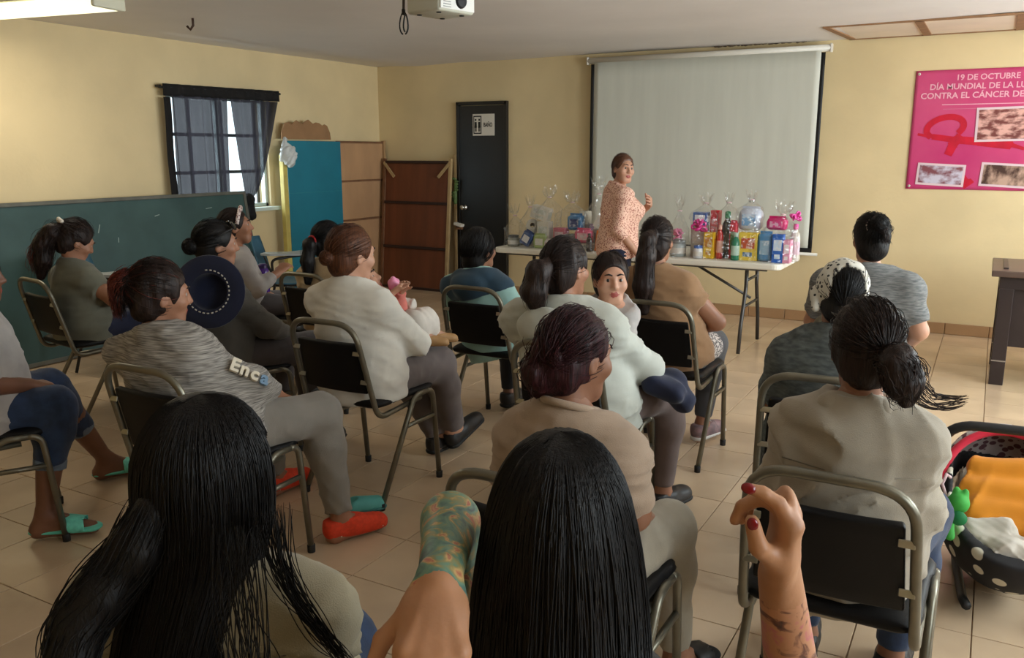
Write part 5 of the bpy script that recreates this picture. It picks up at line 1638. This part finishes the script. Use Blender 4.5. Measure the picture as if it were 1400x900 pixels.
# ---- the two women nearest, seen from behind: long straight hair
def long_hair(root, B, m, prof, n, seed, r=.0010, end=1.0, M=26, extra=None):
    """prof rows: z above the head centre, half width, depth behind, depth in front, centre x, centre y"""
    pr = np.array(prof, float); g = np.random.default_rng(seed)
    zs = pr[:, 0]
    t_of = np.linspace(0, 1, len(pr)); nz = 70
    ts = np.linspace(0, 1, nz)
    C = [np.interp(ts, t_of, pr[:, k]) for k in range(6)]
    for k in range(6):
        for _ in range(3): C[k][1:-1] = .25 * C[k][:-2] + .5 * C[k][1:-1] + .25 * C[k][2:]
    nph = 120
    groove = g.normal(size=nph)
    groove = (groove + np.roll(groove, 1)) * .0016
    def pt(ti, ph, k=1.0, dr=0.0):
        z, a, bb, bf, cx, cy = [np.interp(ti, ts, c) for c in C]
        s, c = np.sin(ph), np.cos(ph)
        front = (c < -.2) & (z < .055)
        b = np.where(c > 0, bb, bf)
        rad = np.where(front, .55, 1.0) * k
        return np.stack([cx + (a + dr) * s * rad, cy - (b + dr) * c * rad, z + 0 * s], -1)
    V = []
    phs = np.arange(nph) * 2 * PI / nph
    for i, ti in enumerate(ts):
        V.append(pt(np.full(nph, ti), phs, .965, groove * min(1, i / 12)))
    V = np.concatenate(V)
    idx = np.arange(nz * nph).reshape(nz, nph)
    Q = np.stack([idx[:-1], np.roll(idx[:-1], -1, 1), np.roll(idx[1:], -1, 1), idx[1:]], -1).reshape(-1, 4)
    top = V[:nph].mean(0)
    paths = []
    for i in range(n):
        ph = g.uniform(-2.1, 2.1)
        t1 = 1 - .12 * g.random() ** 2
        t = np.linspace(0.0, t1, M) ** 1.0
        phv = ph + g.normal() * .10 * t + .03 * np.sin(t * 9 + g.uniform(0, 6))
        k = g.uniform(.97, 1.03) + (.05 * g.random() ** 4) * t
        paths.append(pt(t, phv, k))
    parts = [(V, Q), strands_np(np.array(paths), r * g.uniform(.7, 1.3, n))]
    V, Q = join_np(parts)
    V = V @ rotz(0).T + B.J['head']
    if extra is not None:
        e = [(V, Q)] + extra
        V, Q = join_np(e)
    return link('hair', mesh_np('hair', V, Q), m, root)

L15, D15 = (-.43, .78), 22
chair(*L15, D15, 'black stacking chair under the woman with raised tattooed arms')
w15 = lambda x, y, z: W2L((x, y, z), L15, D15)
h15 = w15(-.437, .905, 1.066)
J = seated(tuple(h15), hipy=.17, sw=.15)
J['shL'] = J['shL'] + A3(.0, -.0, -.07); J['shR'] = J['shR'] + A3(-.01, .02, -.09)
J['elL'] = w15(-.604, .905, 1.030); J['wrL'] = w15(-.499, .722, 1.050); J['hdL'] = w15(-.472, .668, 1.010) - J['wrL']
tocam = w15(0, 0, 1.525) - J['wrL']; J['hnL'] = -tocam
J['elR'] = w15(-.150, 1.02, .80); J['wrR'] = w15(-.172, .938, 1.048); J['hdR'] = w15(-.166, .925, 1.178) - J['wrR']
J['hnR'] = w15(-.178 - .87, .938 - .35, 1.03) - J['wrR']
J['knR'] = J['knR'] + A3(0, .02, 0)
B = Body(J, .95, 1.0, .98, 1.0, .95, head=(0, -4, 0))
# tattooed forearm skin
m, nt, b = new_mat('tattooed_skin')
tc = nt.nodes.new('ShaderNodeTexCoord')
n1 = nt.nodes.new('ShaderNodeTexNoise'); n1.inputs['Scale'].default_value = 26; n1.inputs['Detail'].default_value = 3; n1.inputs['Distortion'].default_value = 1.6
nt.links.new(tc.outputs['Object'], n1.inputs['Vector'])
rp = nt.nodes.new('ShaderNodeValToRGB'); cr = rp.color_ramp
cr.elements[0].position = .30; cr.elements[0].color = srgb(74, 92, 96); cr.elements[1].position = .72; cr.elements[1].color = srgb(196, 138, 96)
for ps, cc in ((.40, (92, 128, 116)), (.48, (112, 146, 122)), (.54, (150, 140, 92)), (.60, (204, 168, 112)), (.65, (178, 96, 78))):
    e = cr.elements.new(ps); e.color = srgb(*cc)
nt.links.new(n1.outputs['Fac'], rp.inputs['Fac']); nt.links.new(rp.outputs['Color'], b.inputs['Base Color']); b.inputs['Roughness'].default_value = .45
MATS['tattooed_skin'] = m
m_r = bpy.data.materials.new('sparse_tattoo_skin'); m_r.use_nodes = True
nt = m_r.node_tree; b = nt.nodes['Principled BSDF']; b.inputs['Roughness'].default_value = .48
tc = nt.nodes.new('ShaderNodeTexCoord'); n1 = nt.nodes.new('ShaderNodeTexNoise'); n1.inputs['Scale'].default_value = 30; n1.inputs['Detail'].default_value = 5; n1.inputs['Distortion'].default_value = 1.2
nt.links.new(tc.outputs['Object'], n1.inputs['Vector']); rp = nt.nodes.new('ShaderNodeValToRGB'); cr = rp.color_ramp
cr.elements[0].position = .34; cr.elements[0].color = srgb(78, 52, 46); cr.elements[1].position = .66; cr.elements[1].color = srgb(186, 110, 110)
for ps, cc in ((.42, (120, 76, 60)), (.47, (186, 132, 98)), (.58, (190, 134, 100))):
    e = cr.elements.new(ps); e.color = srgb(*cc)
nt.links.new(n1.outputs['Fac'], rp.inputs['Fac']); nt.links.new(rp.outputs['Color'], b.inputs['Base Color'])
SK5 = skin_mat('skin_golden', (180, 128, 92))
hv = {'L': dict(fine=.0042, L=.165, curl=(.30, .28, .2), spread=.10), 'R': dict(fine=.0040, L=.165, fcurl=[(.50, .45, .35), (1.0, 1.1, .7), (1.1, 1.2, .8), (1.2, 1.2, .8)], spread=.03, thumb='up')}
p15, tips = make_body(B, 'woman with very long straight black hair raising her tattooed arms', L15, D15, SK5, hv=hv, tattoo=dict(L=2, R=3, mat=m, mat2=m_r))
for n, q in (('R', 4), ('R', 0), ('L', 4)):
    e, v, r = tips[n][q]
    nn = unit(w15(0, 0, 1.525) - e); nn = unit(nn - v * (nn @ v))
    link('fingernail', mesh_np('n', *sdf_mesh([('add', Ell(e + v * .001 + nn * (r * .72), (.0062, .0085, .0034), np.stack([np.cross(v, nn), v, nn], 1)), 0)], .0014)), M_nail, p15)
shirt(p15, B, fabric('black_top', (22, 20, 22)), .35, -.10, seed=15)
trousers(p15, B, F_black, 1.93, seed=15)
prof = [(.122, .002, .002, .002, 0, -.005), (.118, .030, .035, .035, 0, -.005), (.100, .056, .065, .060, 0, -.01), (.072, .074, .088, .08, 0, -.012), (.03, .088, .104, .088, 0, -.012), (-.02, .098, .110, .08, 0, -.012),
        (-.07, .105, .112, .07, 0, -.012), (-.12, .110, .112, .06, 0, -.018), (-.18, .114, .105, .03, 0, -.045), (-.26, .116, .085, .02, 0, -.08), (-.36, .110, .065, .02, 0, -.11), (-.42, .09, .05, .02, 0, -.12)]
long_hair(p15, B, HB, prof, 1500, 15, r=.0010, M=18)
shoes(p15, B, M_bshoe, M_bsole)

L16, D16 = (-.985, .70), 25
chair(*L16, D16, 'black stacking chair under the long-haired woman in the khaki shirt')
w16 = lambda x, y, z: W2L((x, y, z), L16, D16)
J = seated(tuple(w16(-1.0, .84, 1.045)), hipy=.16, sw=.158)
B = Body(J, 1.06, 1.0, 1.02, 1.0, .95, head=(0, -4, 0))
p16, _ = make_body(B, 'woman in a khaki shirt with long straight black hair spread over her shoulders', L16, D16, SK2)
sh16 = shirt(p16, B, F_khaki, 1.9, -.11, seed=16, o=.012, loose=.004, wr=.006, voxel=.008)
tubes('seam', mat('shirt_seam', (112, 102, 82), .9), [([J['nb'] + A3(.02, -.125, -.09), J['nb'] + A3(.10, -.105, -.085), J['nb'] + A3(.19, -.06, -.075)], .0014)], sh16, 5)
trousers(p16, B, F_denim, 1.93, seed=16)
prof = [(.128, .002, .002, .002, 0, -.005), (.124, .032, .035, .035, 0, -.005), (.108, .062, .065, .065, 0, -.008), (.080, .082, .090, .085, 0, -.01), (.04, .097, .105, .09, 0, -.012), (-.01, .100, .110, .08, 0, -.012),
        (-.06, .098, .110, .06, 0, -.014), (-.11, .093, .105, .03, -.004, -.03), (-.16, .088, .092, .01, -.014, -.062), (-.22, .084, .075, .02, -.026, -.095), (-.32, .082, .06, .02, -.04, -.125), (-.42, .07, .05, .02, -.05, -.14)]
oW = A3(*L16, 0)
Rm = rotz(-math.radians(D16))
tl = lambda pts: [Rm @ A3(*p) for p in pts]
left = tl([(-0.005, .033, 1.03), (-.012, -.0, .977), (-.025, -.041, .936), (-.034, -.079, .898), (-.022, -.104, .86), (-.002, -.125, .815)])
right = tl([(.124, .129, 1.021), (.154, .107, .958), (.201, .098, .906), (.254, .095, .867), (.295, .098, .833)])
mid2 = tl([(.143, .047, 1.025), (.17, .022, .956), (.216, -.016, .884), (.23, -.03, .84)])
wisp = tl([(.008, -.016, .981), (-.033, -.058, .951), (-.048, -.082, .932), (-.040, -.09, .928), (-.009, -.081, .945)])
ex = [sdf_mesh([('add', Cap(left[i], left[i + 1], rr, r2), .02) for i, (rr, r2) in enumerate([(.03, .036), (.036, .036), (.036, .034), (.034, .03), (.03, .022)])] + [('noise', .002, (60, 60, 30), 2)], .007),
      strands_np(path_strands(left, [.032, .04, .041, .039, .034, .026], 260, 3, M=20, wob=.006), .001),
      strands_np(path_strands(right, [.03, .02, .012, .008, .005], 60, 5, M=18, wob=.006, fr=(.1, 1.1)), .0009),
      strands_np(path_strands(mid2, [.035, .035, .03, .03], 46, 6, M=18, wob=.008, fr=(.1, 1.1)), .0009),
      strands_np(path_strands(wisp, [.008, .008, .008, .006, .005], 8, 7, M=18, wob=.003), .0008)]
long_hair(p16, B, HB, prof, 1500, 16, r=.0010, M=18, extra=ex)
shoes(p16, B, M_bshoe, M_bsole)

# turquoise clog left on the floor
clog = tag(empty('slipped_off_clog', (-2.27, 2.67, 0)), 'turquoise foam clog left on the floor beside the orange sock', 'shoe')
clog.rotation_euler = (0, 0, math.radians(-38))
sdf_obj('sole', mat('dark_teal_sole', (58, 120, 120), .7), [('add', Cap((0, -.08, .012), (0, .09, .012), .038, .046, (0, 0, 1), 3.2), .01)], .006, clog)
sdf_obj('upper', M_tealclog, [('add', Cap((0, -.01, .03), (0, .09, .022), .045, .042, (0, 0, 1), 1.1), .02), ('add', Cap((0, -.07, .02), (0, -.02, .02), .036, .042, (0, 0, 1), 1.5), .02), ('sub', Ell((0, -.07, .062), (.034, .075, .045)), .012), ('clip', (0, 0, .016), (0, 0, -1)), ('noise', .001, (60, 60, 60), 3)], .006, clog)

# ================================================================== BABY CARRIER
car = tag(empty('infant_carrier', (.185, 3.0, 0), math.radians(6)), 'infant car seat with white dots on black cloth and a red edged hood', 'baby carrier')
M_polka = dots_mat('polka_cloth', (28, 27, 30), (214, 208, 190), 15, .30, rand=.75)
M_flor = dots_mat('floral_lining', (176, 166, 164), (96, 60, 66), 34, .42)
M_redrim = fabric('red_rim_cloth', (206, 30, 58))
M_bplas = mat('black_plastic', (26, 26, 28), .45)
M_liner = fabric('cream_liner', (204, 190, 168))
sh = [('add', Ell((0, .30, .25), (.215, .335, .225)), 0), ('add', Ell((0, .42, .30), (.205, .24, .24)), .05), ('clip', (0, .0, .235), unit(A3(0, -.42, 1))), ('clip', (0, 0, .035), (0, 0, -1))]
sdf_obj('shell', M_polka, sh + [('sub', Ell((0, .31, .29), (.185, .30, .225)), .01), ('sub', Ell((0, .42, .34), (.175, .21, .22)), .03)], .010, car)
sdf_obj('lining', M_liner, [('add', Ell((0, .31, .27), (.192, .305, .215)), 0), ('clip', (0, 0, .20), unit(A3(0, -.42, 1))), ('sub', Ell((0, .30, .31), (.172, .285, .21)), .01), ('noise', .003, (30, 30, 30), 3)], .011, car)
hd = [('add', Ell((0, .43, .33), (.215, .235, .235)), 0), ('sub', Ell((0, .42, .32), (.198, .218, .218)), 0), ('clip', (0, .35, .33), unit(A3(0, -1, .95))), ('clip', (0, .3, .33), unit(A3(0, -.25, -1)))]
sdf_obj('hood', M_flor, hd, .0085, car)
rim = [(.212 * math.cos(t), .345 + .170 * max(0, math.sin(t)), .33 + .180 * math.sin(t)) for t in np.linspace(-.05, PI + .05, 30)]
tube('hood_rim', M_redrim, rim, .015, car)
hn = fillet([(-.235, .30, .24), (-.235, .24, .60), (.235, .24, .60), (.235, .30, .24)], [0, .11, .11, 0], 8)
tube('handle', M_bplas, hn, .017, car, sides=10)
for s in (-1, 1):
    lathe('handle_pivot', M_bplas, [(0, 0), (.045, 0), (.045, .02), (.03, .03), (0, .03)], car, n=20, loc=(s * .215, .30, .25), rot=(0, s * PI / 2, 0))
    tube('rocker', M_bplas, [(s * .13, -.0, .05), (s * .13, .12, .016), (s * .13, .40, .016), (s * .13, .58, .06)], .016, car)
bl = tag(sdf_obj('orange_blanket', fabric('orange_fleece', (226, 142, 26), var=.06), [('add', Cap((-.10, .10, .09), (.09, .11, .10), .040, .040), .02), ('add', Cap((-.12, .03, .03), (.11, .04, .04), .042, .042), .05), ('add', Cap((-.11, -.04, -.02), (.11, -.03, -.02), .042, .042), .05), ('add', Cap((-.09, -.09, -.06), (.10, -.09, -.06), .036, .036), .05), ('fold', .010, (20, 20, 20), 3)], .008), 'bunched orange fleece blanket lying inside the infant car seat', 'blanket')
bl.location = (.16, 3.31, .305); bl.rotation_euler = (.0, 0, .1)
wc = tag(sdf_obj('white_muslin', fabric('white_muslin_cloth', (206, 198, 186)), [('add', Cap((-.10, 0, 0), (.08, -.02, 0), .055, .05, (0, 0, 1), 1.5), 0), ('add', Cap((-.02, -.06, .0), (.12, -.05, .01), .045, .04), .03), ('add', Cap((-.12, .03, .02), (-.02, .05, .03), .035, .04), .03), ('fold', .012, (30, 30, 30), 5), ('noise', .005, (40, 40, 40), 6)], .006), 'crumpled white muslin cloth at the foot of the infant car seat', 'cloth')
wc.location = (.165, 3.125, .235)
pk = tag(empty('wipes_pack', (.305, 3.14, .30)), 'pale green pack of wipes standing in the infant car seat', 'pack')
pk.rotation_euler = (-.35, .1, .2)
box('pack_body', mat('pale_green_plastic', (206, 220, 178), .35), (.09, .04, .15), parent=pk, bev=.014, smooth=True, seg=3)
box('pack_flap', mat('white_flap', (226, 228, 216), .4), (.05, .006, .07), c=(0, -.021, .01), parent=pk, bev=.002)
toy = tag(empty('green_toy', (-.045, 3.08, .35)), 'green soft animal toy hanging from the handle of the infant car seat', 'toy')
M_gtoy = mat('green_plush', (62, 168, 66), .7, var=.08, vscale=30)
sdf_obj('toy_body', M_gtoy, [('add', Ell((0, 0, -.03), (.05, .045, .055)), 0), ('add', Ell((.045, -.01, .02), (.034, .034, .036)), .02), ('add', Ell((.035, .0, .055), (.012, .012, .018)), .01), ('add', Ell((.062, .0, .052), (.012, .012, .018)), .01), ('add', Cap((-.02, -.02, -.07), (-.025, -.03, -.095), .016), .01), ('add', Cap((.025, -.02, -.07), (.03, -.03, -.095), .016), .01)], .005, toy)
lathe('toy_belly', mat('dark_green_plush', (24, 132, 74), .6), [(0, .012), (.018, .010), (.026, 0)], toy, n=16, loc=(.05, -.042, -.022), rot=(PI / 2, 0, 0))
tube('toy_strap', mat('pale_pink_strap', (222, 188, 190), .7), [(0.01, 0, .02), (-.01, .01, .07), (.0, .03, .10), (.012, .045, .085)], .006, toy, sides=6)

# tears in the vinyl seat of one chair
M_foam = mat('white_foam', (222, 220, 214), .9)
def tear(x, y, pts):
    bm = bmesh.new(); f = bm.faces.new([bm.verts.new((x + a, y + b, 0)) for a, b in pts]); e = bmesh.ops.extrude_face_region(bm, geom=[f])
    bmesh.ops.translate(bm, vec=(0, 0, .003), verts=[v for v in e['geom'] if isinstance(v, bmesh.types.BMVert)])
    link('seat_tear', bm_mesh('t', bm), M_foam, c17, (0, 0, .4845))
tear(-.06, .075, [(-.03, -.03), (-.012, -.012), (.0, .0), (.018, .004), (.008, .012), (.012, .03), (-.002, .018), (-.012, .024), (-.008, .006), (-.02, -.006)])
tear(.035, .072, [(-.004, -.035), (.004, -.01), (.022, -.004), (.006, .002), (.014, .02), (.002, .012), (-.012, .022), (-.008, .004), (-.018, .0), (-.006, -.008)])
tear(.125, .085, [(-.01, -.004), (.0, -.012), (.004, -.002), (.012, .002), (.002, .006), (-.004, .014)])

# ================================================================== GIFTS ON THE TABLE
TZ = .7232
GI = 'goods in the gift bags'
def pm(c, rough=.4): return mat('print_%d_%d_%d' % c, c, rough)
def pp(c): return mat('package_print_%d_%d_%d' % c, c, .4, col2=tuple(min(255, int(.35 * q + 150)) for q in c), vscale=34, ramp=(.50, .56), detail=2)
def item(o, label, cat): return tag(o, label, cat, GI)
def carton(label, x, y, w, d, h, c1, c2, rz=0, z=TZ, ry=0, name='carton', c3=None):
    r = item(empty(name, (x, y, z), rz), label, name.split('_')[-1]); r.rotation_euler = (0, ry, rz)
    box('carton_body', pm(c1), (w, d, h), c=(0, 0, h / 2), parent=r, bev=.003)
    box('printed_panel', pp(c2), (w * .72, .002, h * .38), c=(0, -d / 2 - .001, h * .62), parent=r)
    box('printed_panel', pp(c3 or c2), (w * .5, .002, h * .16), c=(0, -d / 2 - .001, h * .22), parent=r)
    box('printed_side', pm(c3 or c2), (.002, d * .8, h * .5), c=(w / 2 + .001, 0, h * .5), parent=r)
    return r
def bottle(label, x, y, rad, h, c1, c2, cap=None, name='bottle', z=TZ, tilt=0):
    r = item(empty(name, (x, y, z)), label, name); r.rotation_euler = (0, tilt, 0)
    lathe('bottle_body', pm(c1, .25), [(0, 0), (rad * .92, 0), (rad, .01), (rad, h * .62), (rad * .8, h * .74), (rad * .42, h * .82), (rad * .42, h * .86)], r, n=18)
    lathe('label_band', pm(c2), [(rad * 1.01, h * .18), (rad * 1.015, h * .19), (rad * 1.015, h * .52), (rad * 1.01, h * .53)], r, n=18)
    lathe('cap', pm(cap or c2), [(rad * .5, h * .85), (rad * .52, h * .86), (rad * .5, h * .98), (0, h)], r, n=16)
    return r
def roll(label, x, y, z, rot, rad=.055, w=.10):
    r = item(empty('paper_roll', (x, y, z)), label, 'paper roll'); r.rotation_euler = rot
    lathe('paper', mat('tissue_paper', (226, 222, 208), .9, bump=.2, bscale=120), [(.02, -w / 2), (rad, -w / 2), (rad + .001, 0), (rad, w / 2), (.02, w / 2)], r, n=24)
    lathe('core', pm((120, 96, 70), .8), [(.0205, -w / 2 - .001), (.0205, w / 2 + .001), (.018, w / 2 + .001), (.018, -w / 2 - .001), (.0205, -w / 2 - .001)], r, n=20)
    return r
def packet(label, x, y, w, d, h, c1, c2, z=TZ, rot=(0, 0, 0), name='packet'):
    r = item(empty(name, (x, y, z)), label, 'packet'); r.rotation_euler = rot
    b = box_bm(w, d, h, bev=min(w, d, h) * .32, seg=3, c=(0, 0, h / 2))
    for vv in b.verts:
        vv.co += Vector((random.uniform(-1, 1), random.uniform(-1, 1), random.uniform(-.6, .6))) * .0035
        vv.co.z = max(vv.co.z, .0005)
    link('packet_body', bm_mesh('packet', b, True), pm(c1, .3), r)
    box('printed_panel', pp(c2), (w * .6, .003, h * .5), c=(0, -d * .5 - .002, h * .5), parent=r, bev=.001)
    box('seam', pm(c1, .3), (w * .8, .004, .018), c=(0, 0, h + .006), parent=r)
    return r
def bow(label, x, y, z, rad, c):
    r = item(empty('gift_bow', (x, y, z)), label, 'bow')
    m = pm(c, .35)
    g = np.random.default_rng(int(abs(x) * 1000))
    me = None
    V, Q = tube_np([(rad * .55 + rad * .45 * math.cos(t), 0, rad * .30 * math.sin(t)) for t in np.linspace(PI, 3 * PI, 12)], rad * .13, 5, cap=False)
    me = mesh_np('loop', V, Q); me.materials.append(m)
    for i in range(16):
        link('bow_loop', me, None, r, None, (g.uniform(-1.3, 1.3), g.uniform(-1.5, .4), i * 2.4))
    return r
def jar(label, x, y, rad, h, c, lid, z=TZ):
    r = item(empty('jar', (x, y, z)), label, 'jar')
    lathe('jar_body', pm(c, .2), [(0, 0), (rad, .002), (rad, h * .7), (rad * .85, h * .8)], r, n=18)
    lathe('jar_lid', pm(lid), [(rad * .9, h * .78), (rad * .92, h * .98), (0, h)], r, n=18)
    lathe('jar_label', pm((210, 205, 196)), [(rad * 1.01, h * .2), (rad * 1.01, h * .55)], r, n=18)
    return r

YN = 6.45
# left half of the table
jar('grey lidded tub at the table corner by the door', -3.60, YN, .05, .10, (150, 150, 140), (86, 88, 84))
carton('flat dark tray carton at the table corner by the door', -3.66, YN + .16, .16, .12, .05, (60, 62, 58), (120, 120, 112))
packet('small blue and white packet leaning beside the grey tub', -3.48, YN - .03, .10, .05, .12, (66, 88, 136), (220, 220, 225), z=TZ + .024, rot=(0, .5, 0))
roll('white paper roll with open core above the blue packet', -3.49, YN + .14, TZ + .165, (1.25, 0, .5))
carton('white carton standing behind the blue packet', -3.46, YN + .16, .12, .10, .10, (214, 210, 196), (186, 190, 180))
carton('tall white carton beside the paper roll', -3.34, YN + .09, .11, .09, .22, (222, 218, 204), (200, 206, 196))
carton('wide white carton tilted on top of the gift pile', -3.40, YN + .11, .16, .10, .11, (222, 218, 206), (200, 206, 196), .1, TZ + .235, .25)
packet('green and white packet in front of the tall white carton', -3.33, YN - .02, .12, .05, .11, (168, 186, 120), (226, 226, 214))
packet('small red and white packet next to the green packet', -3.24, YN - .03, .08, .04, .07, (222, 214, 208), (170, 40, 44))
carton('pink printed carton left of the glass jars', -3.19, YN + .10, .11, .09, .17, (214, 116, 138), (236, 200, 208))
jar('glass jar with grey lid beneath the blue pack', -3.05, YN + .04, .05, .13, (140, 150, 146), (110, 116, 112))
jar('small glass jar next to the pink carton', -3.12, YN - .04, .042, .10, (126, 130, 116), (172, 178, 120))
packet('round bright blue pack on top of the jars', -3.07, YN + .14, .14, .10, .13, (46, 124, 186), (24, 60, 130), TZ + .15)
carton('carton behind the jars with purple print', -3.03, YN + .24, .12, .10, .20, (120, 90, 124), (200, 190, 204))
packet('pink striped packet beside the speaker', -2.94, YN + .02, .15, .07, .11, (216, 96, 128), (238, 190, 200), TZ + .06)
carton('low white carton under the pink striped packet', -2.94, YN + .02, .15, .10, .06, (206, 202, 192), (150, 150, 146))
carton('orange printed carton near the speaker', -2.80, YN + .02, .07, .06, .17, (206, 112, 50), (232, 190, 140), .1, TZ, .10)
bottle('dark slim bottle near the speaker', -2.86, YN - .05, .025, .15, (52, 44, 44), (90, 80, 76))
carton('square white carton tilted above the orange carton', -2.84, YN + .14, .14, .10, .12, (220, 216, 204), (204, 204, 196), .2, TZ + .17, .45)
carton('white carton supporting the tilted square carton', -2.86, YN + .17, .10, .09, .17, (190, 184, 176), (150, 140, 140))
packet('magenta packet right beside the speaker', -2.73, YN + .06, .07, .05, .16, (190, 60, 110), (226, 150, 184))
roll('upright white paper roll behind the pink striped packet', -2.95, YN + .16, TZ + .055, (0, 0, 0), .055, .11)
roll('white paper roll stacked on the purple carton', -3.03, YN + .24, TZ + .255, (0, 0, 0), .052, .105)
carton('small grey and white carton beside the glass jars', -3.125, YN + .05, .05, .06, .12, (190, 194, 190), (110, 130, 126))
# right half of the table
bow('pale pink ribbon bow on the clear tub', -2.13, YN, TZ + .16, .055, (232, 140, 176))
jar('clear tub with silver lid under the pale pink bow', -2.12, YN, .06, .13, (170, 176, 174), (120, 124, 124))
carton('tall beige carton beside the clear tub', -1.98, YN + .10, .12, .10, .24, (196, 186, 170), (214, 206, 192))
carton('blue and white carton stacked on the beige carton', -1.975, YN + .10, .11, .09, .10, (54, 96, 166), (222, 226, 232), 0, TZ + .243)
carton('red carton beside the blue and white carton', -1.865, YN + .12, .07, .07, .36, (204, 32, 52), (232, 120, 120))
bow('bright magenta bow in front of the red carton', -1.95, YN - .02, TZ + .235, .062, (226, 52, 150))
jar('small white and blue cup in front of the beige carton', -1.945, YN - .05, .036, .10, (214, 214, 216), (52, 96, 170))
carton('yellow carton between the cup and the red tube', -1.87, YN + .0, .08, .07, .20, (228, 186, 44), (196, 130, 30))
bottle('red tube shaped bottle next to the yellow carton', -1.80, YN + .02, .028, .26, (190, 44, 40), (226, 170, 150))
bottle('dark bottle with green cap', -1.765, YN + .09, .042, .36, (70, 72, 62), (96, 100, 84), (26, 130, 80))
packet('slim red and green packet leaning on the dark bottle', -1.70, YN + .04, .06, .05, .28, (208, 60, 76), (92, 150, 88))
bottle('green shampoo bottle in front of the red packet', -1.665, YN - .03, .032, .21, (46, 122, 92), (180, 206, 190))
carton('yellow carton with printed front', -1.575, YN + .02, .14, .08, .21, (232, 200, 70), (196, 84, 50), 0, TZ, 0, c3=(90, 120, 150))
packet('large pale blue and white diaper pack on top of the yellow carton', -1.59, YN + .10, .17, .14, .17, (196, 204, 220), (120, 168, 212), TZ + .215)
packet('large blue pack of wipes near the table end', -1.45, YN + .02, .11, .09, .21, (82, 140, 184), (150, 180, 200))
carton('bright blue carton near the table end', -1.35, YN - .02, .08, .06, .21, (24, 96, 186), (200, 220, 240))
carton('pink and white carton at the table end', -1.285, YN - .0, .05, .10, .17, (226, 150, 180), (240, 220, 228))
packet('crumpled magenta cloth packet on the blue carton', -1.385, YN + .06, .15, .09, .09, (206, 30, 110), (224, 60, 136), TZ + .232)
bottle('white bottle with pink lid at the table end', -1.262, YN + .13, .036, .28, (222, 216, 210), (232, 200, 214), (232, 96, 170))
bow('pink ball shaped bow above the white bottle', -1.262, YN + .10, TZ + .33, .045, (236, 92, 176))

def cello(label, x, y, rx, ry, hb, ht, seed, lean=0.0):
    """clear bag: full below, gathered by a tie, flared top"""
    g = np.random.default_rng(seed)
    nu, nv = 40, 22
    ph = g.uniform(0, 6, 8)
    V = []
    for j in range(nv + 1):
        t = j / nv
        z = t * ht
        if z < hb: k = 1 - .06 * (z / hb)
        else:
            s = (z - hb) / (ht - hb)
            k = .94 + (.10 - .94) * min(1, s / .55) ** .8 if s < .55 else .10 + .42 * ((s - .55) / .45) ** .8
        for i in range(nu):
            a = 2 * PI * i / nu
            c, s_ = math.cos(a), math.sin(a)
            sq = (abs(c) ** 2.5 + abs(s_) ** 2.5) ** (-1 / 2.5) if z < hb else 1
            cr = 1 + (.05 + .18 * (t > .6)) * math.sin(5 * a + ph[0] + 4 * t) * math.sin(9 * t + ph[1]) + .05 * math.sin(11 * a + ph[2] - 7 * t) + g.normal() * .02
            V.append((rx * c * sq * k * cr + lean * t * t, ry * s_ * sq * k * cr, z + (t > .9) * .03 * math.sin(7 * a + ph[3])))
    Q = [(j * nu + i, j * nu + (i + 1) % nu, (j + 1) * nu + (i + 1) % nu, (j + 1) * nu + i) for j in range(nv) for i in range(nu)]
    r = tag(empty('cellophane_bag', (x, y, TZ + .001)), label, 'gift bag', 'cellophane gift bags')
    link('bag_film', mesh_np('bag', V, Q), cello_mat(), r)
    zt = hb + (ht - hb) * .55
    tube('ribbon_tie', pm((226, 190, 200), .4), [(.016 * math.cos(a) + lean * (zt / ht) ** 2, .016 * math.sin(a), zt) for a in np.linspace(0, 2 * PI, 14)], .004, r, sides=6)
    return r
for a in [('clear gift bag with the grey tub at the corner nearest the door', -3.62, YN + .08, .075, .15, .16, .34, 1, -.02),
          ('clear gift bag around the paper roll and blue packet', -3.47, YN + .06, .065, .14, .24, .42, 2, .0),
          ('clear gift bag around the white cartons and green packet', -3.315, YN + .09, .085, .17, .33, .50, 3, .02),
          ('clear gift bag around the jars and bright blue pack', -3.085, YN + .09, .125, .18, .30, .46, 4, .0),
          ('tall clear gift bag beside the speaker with the tilted square carton', -2.84, YN + .08, .105, .17, .32, .58, 5, .0),
          ('clear gift bag with the pale pink bow', -2.125, YN + .02, .075, .11, .22, .46, 6, .0),
          ('clear gift bag with the red and yellow cartons and magenta bow', -1.93, YN + .06, .10, .15, .35, .47, 7, .0),
          ('clear gift bag around the dark bottle with green cap', -1.748, YN + .04, .068, .13, .36, .48, 8, .0),
          ('clear gift bag around the pale blue diaper pack', -1.585, YN + .07, .085, .16, .39, .50, 9, .0),
          ('clear gift bag at the right table end with blue pack and pink bow', -1.355, YN + .04, .13, .14, .25, .43, 10, .02)]:
    cello(*a)
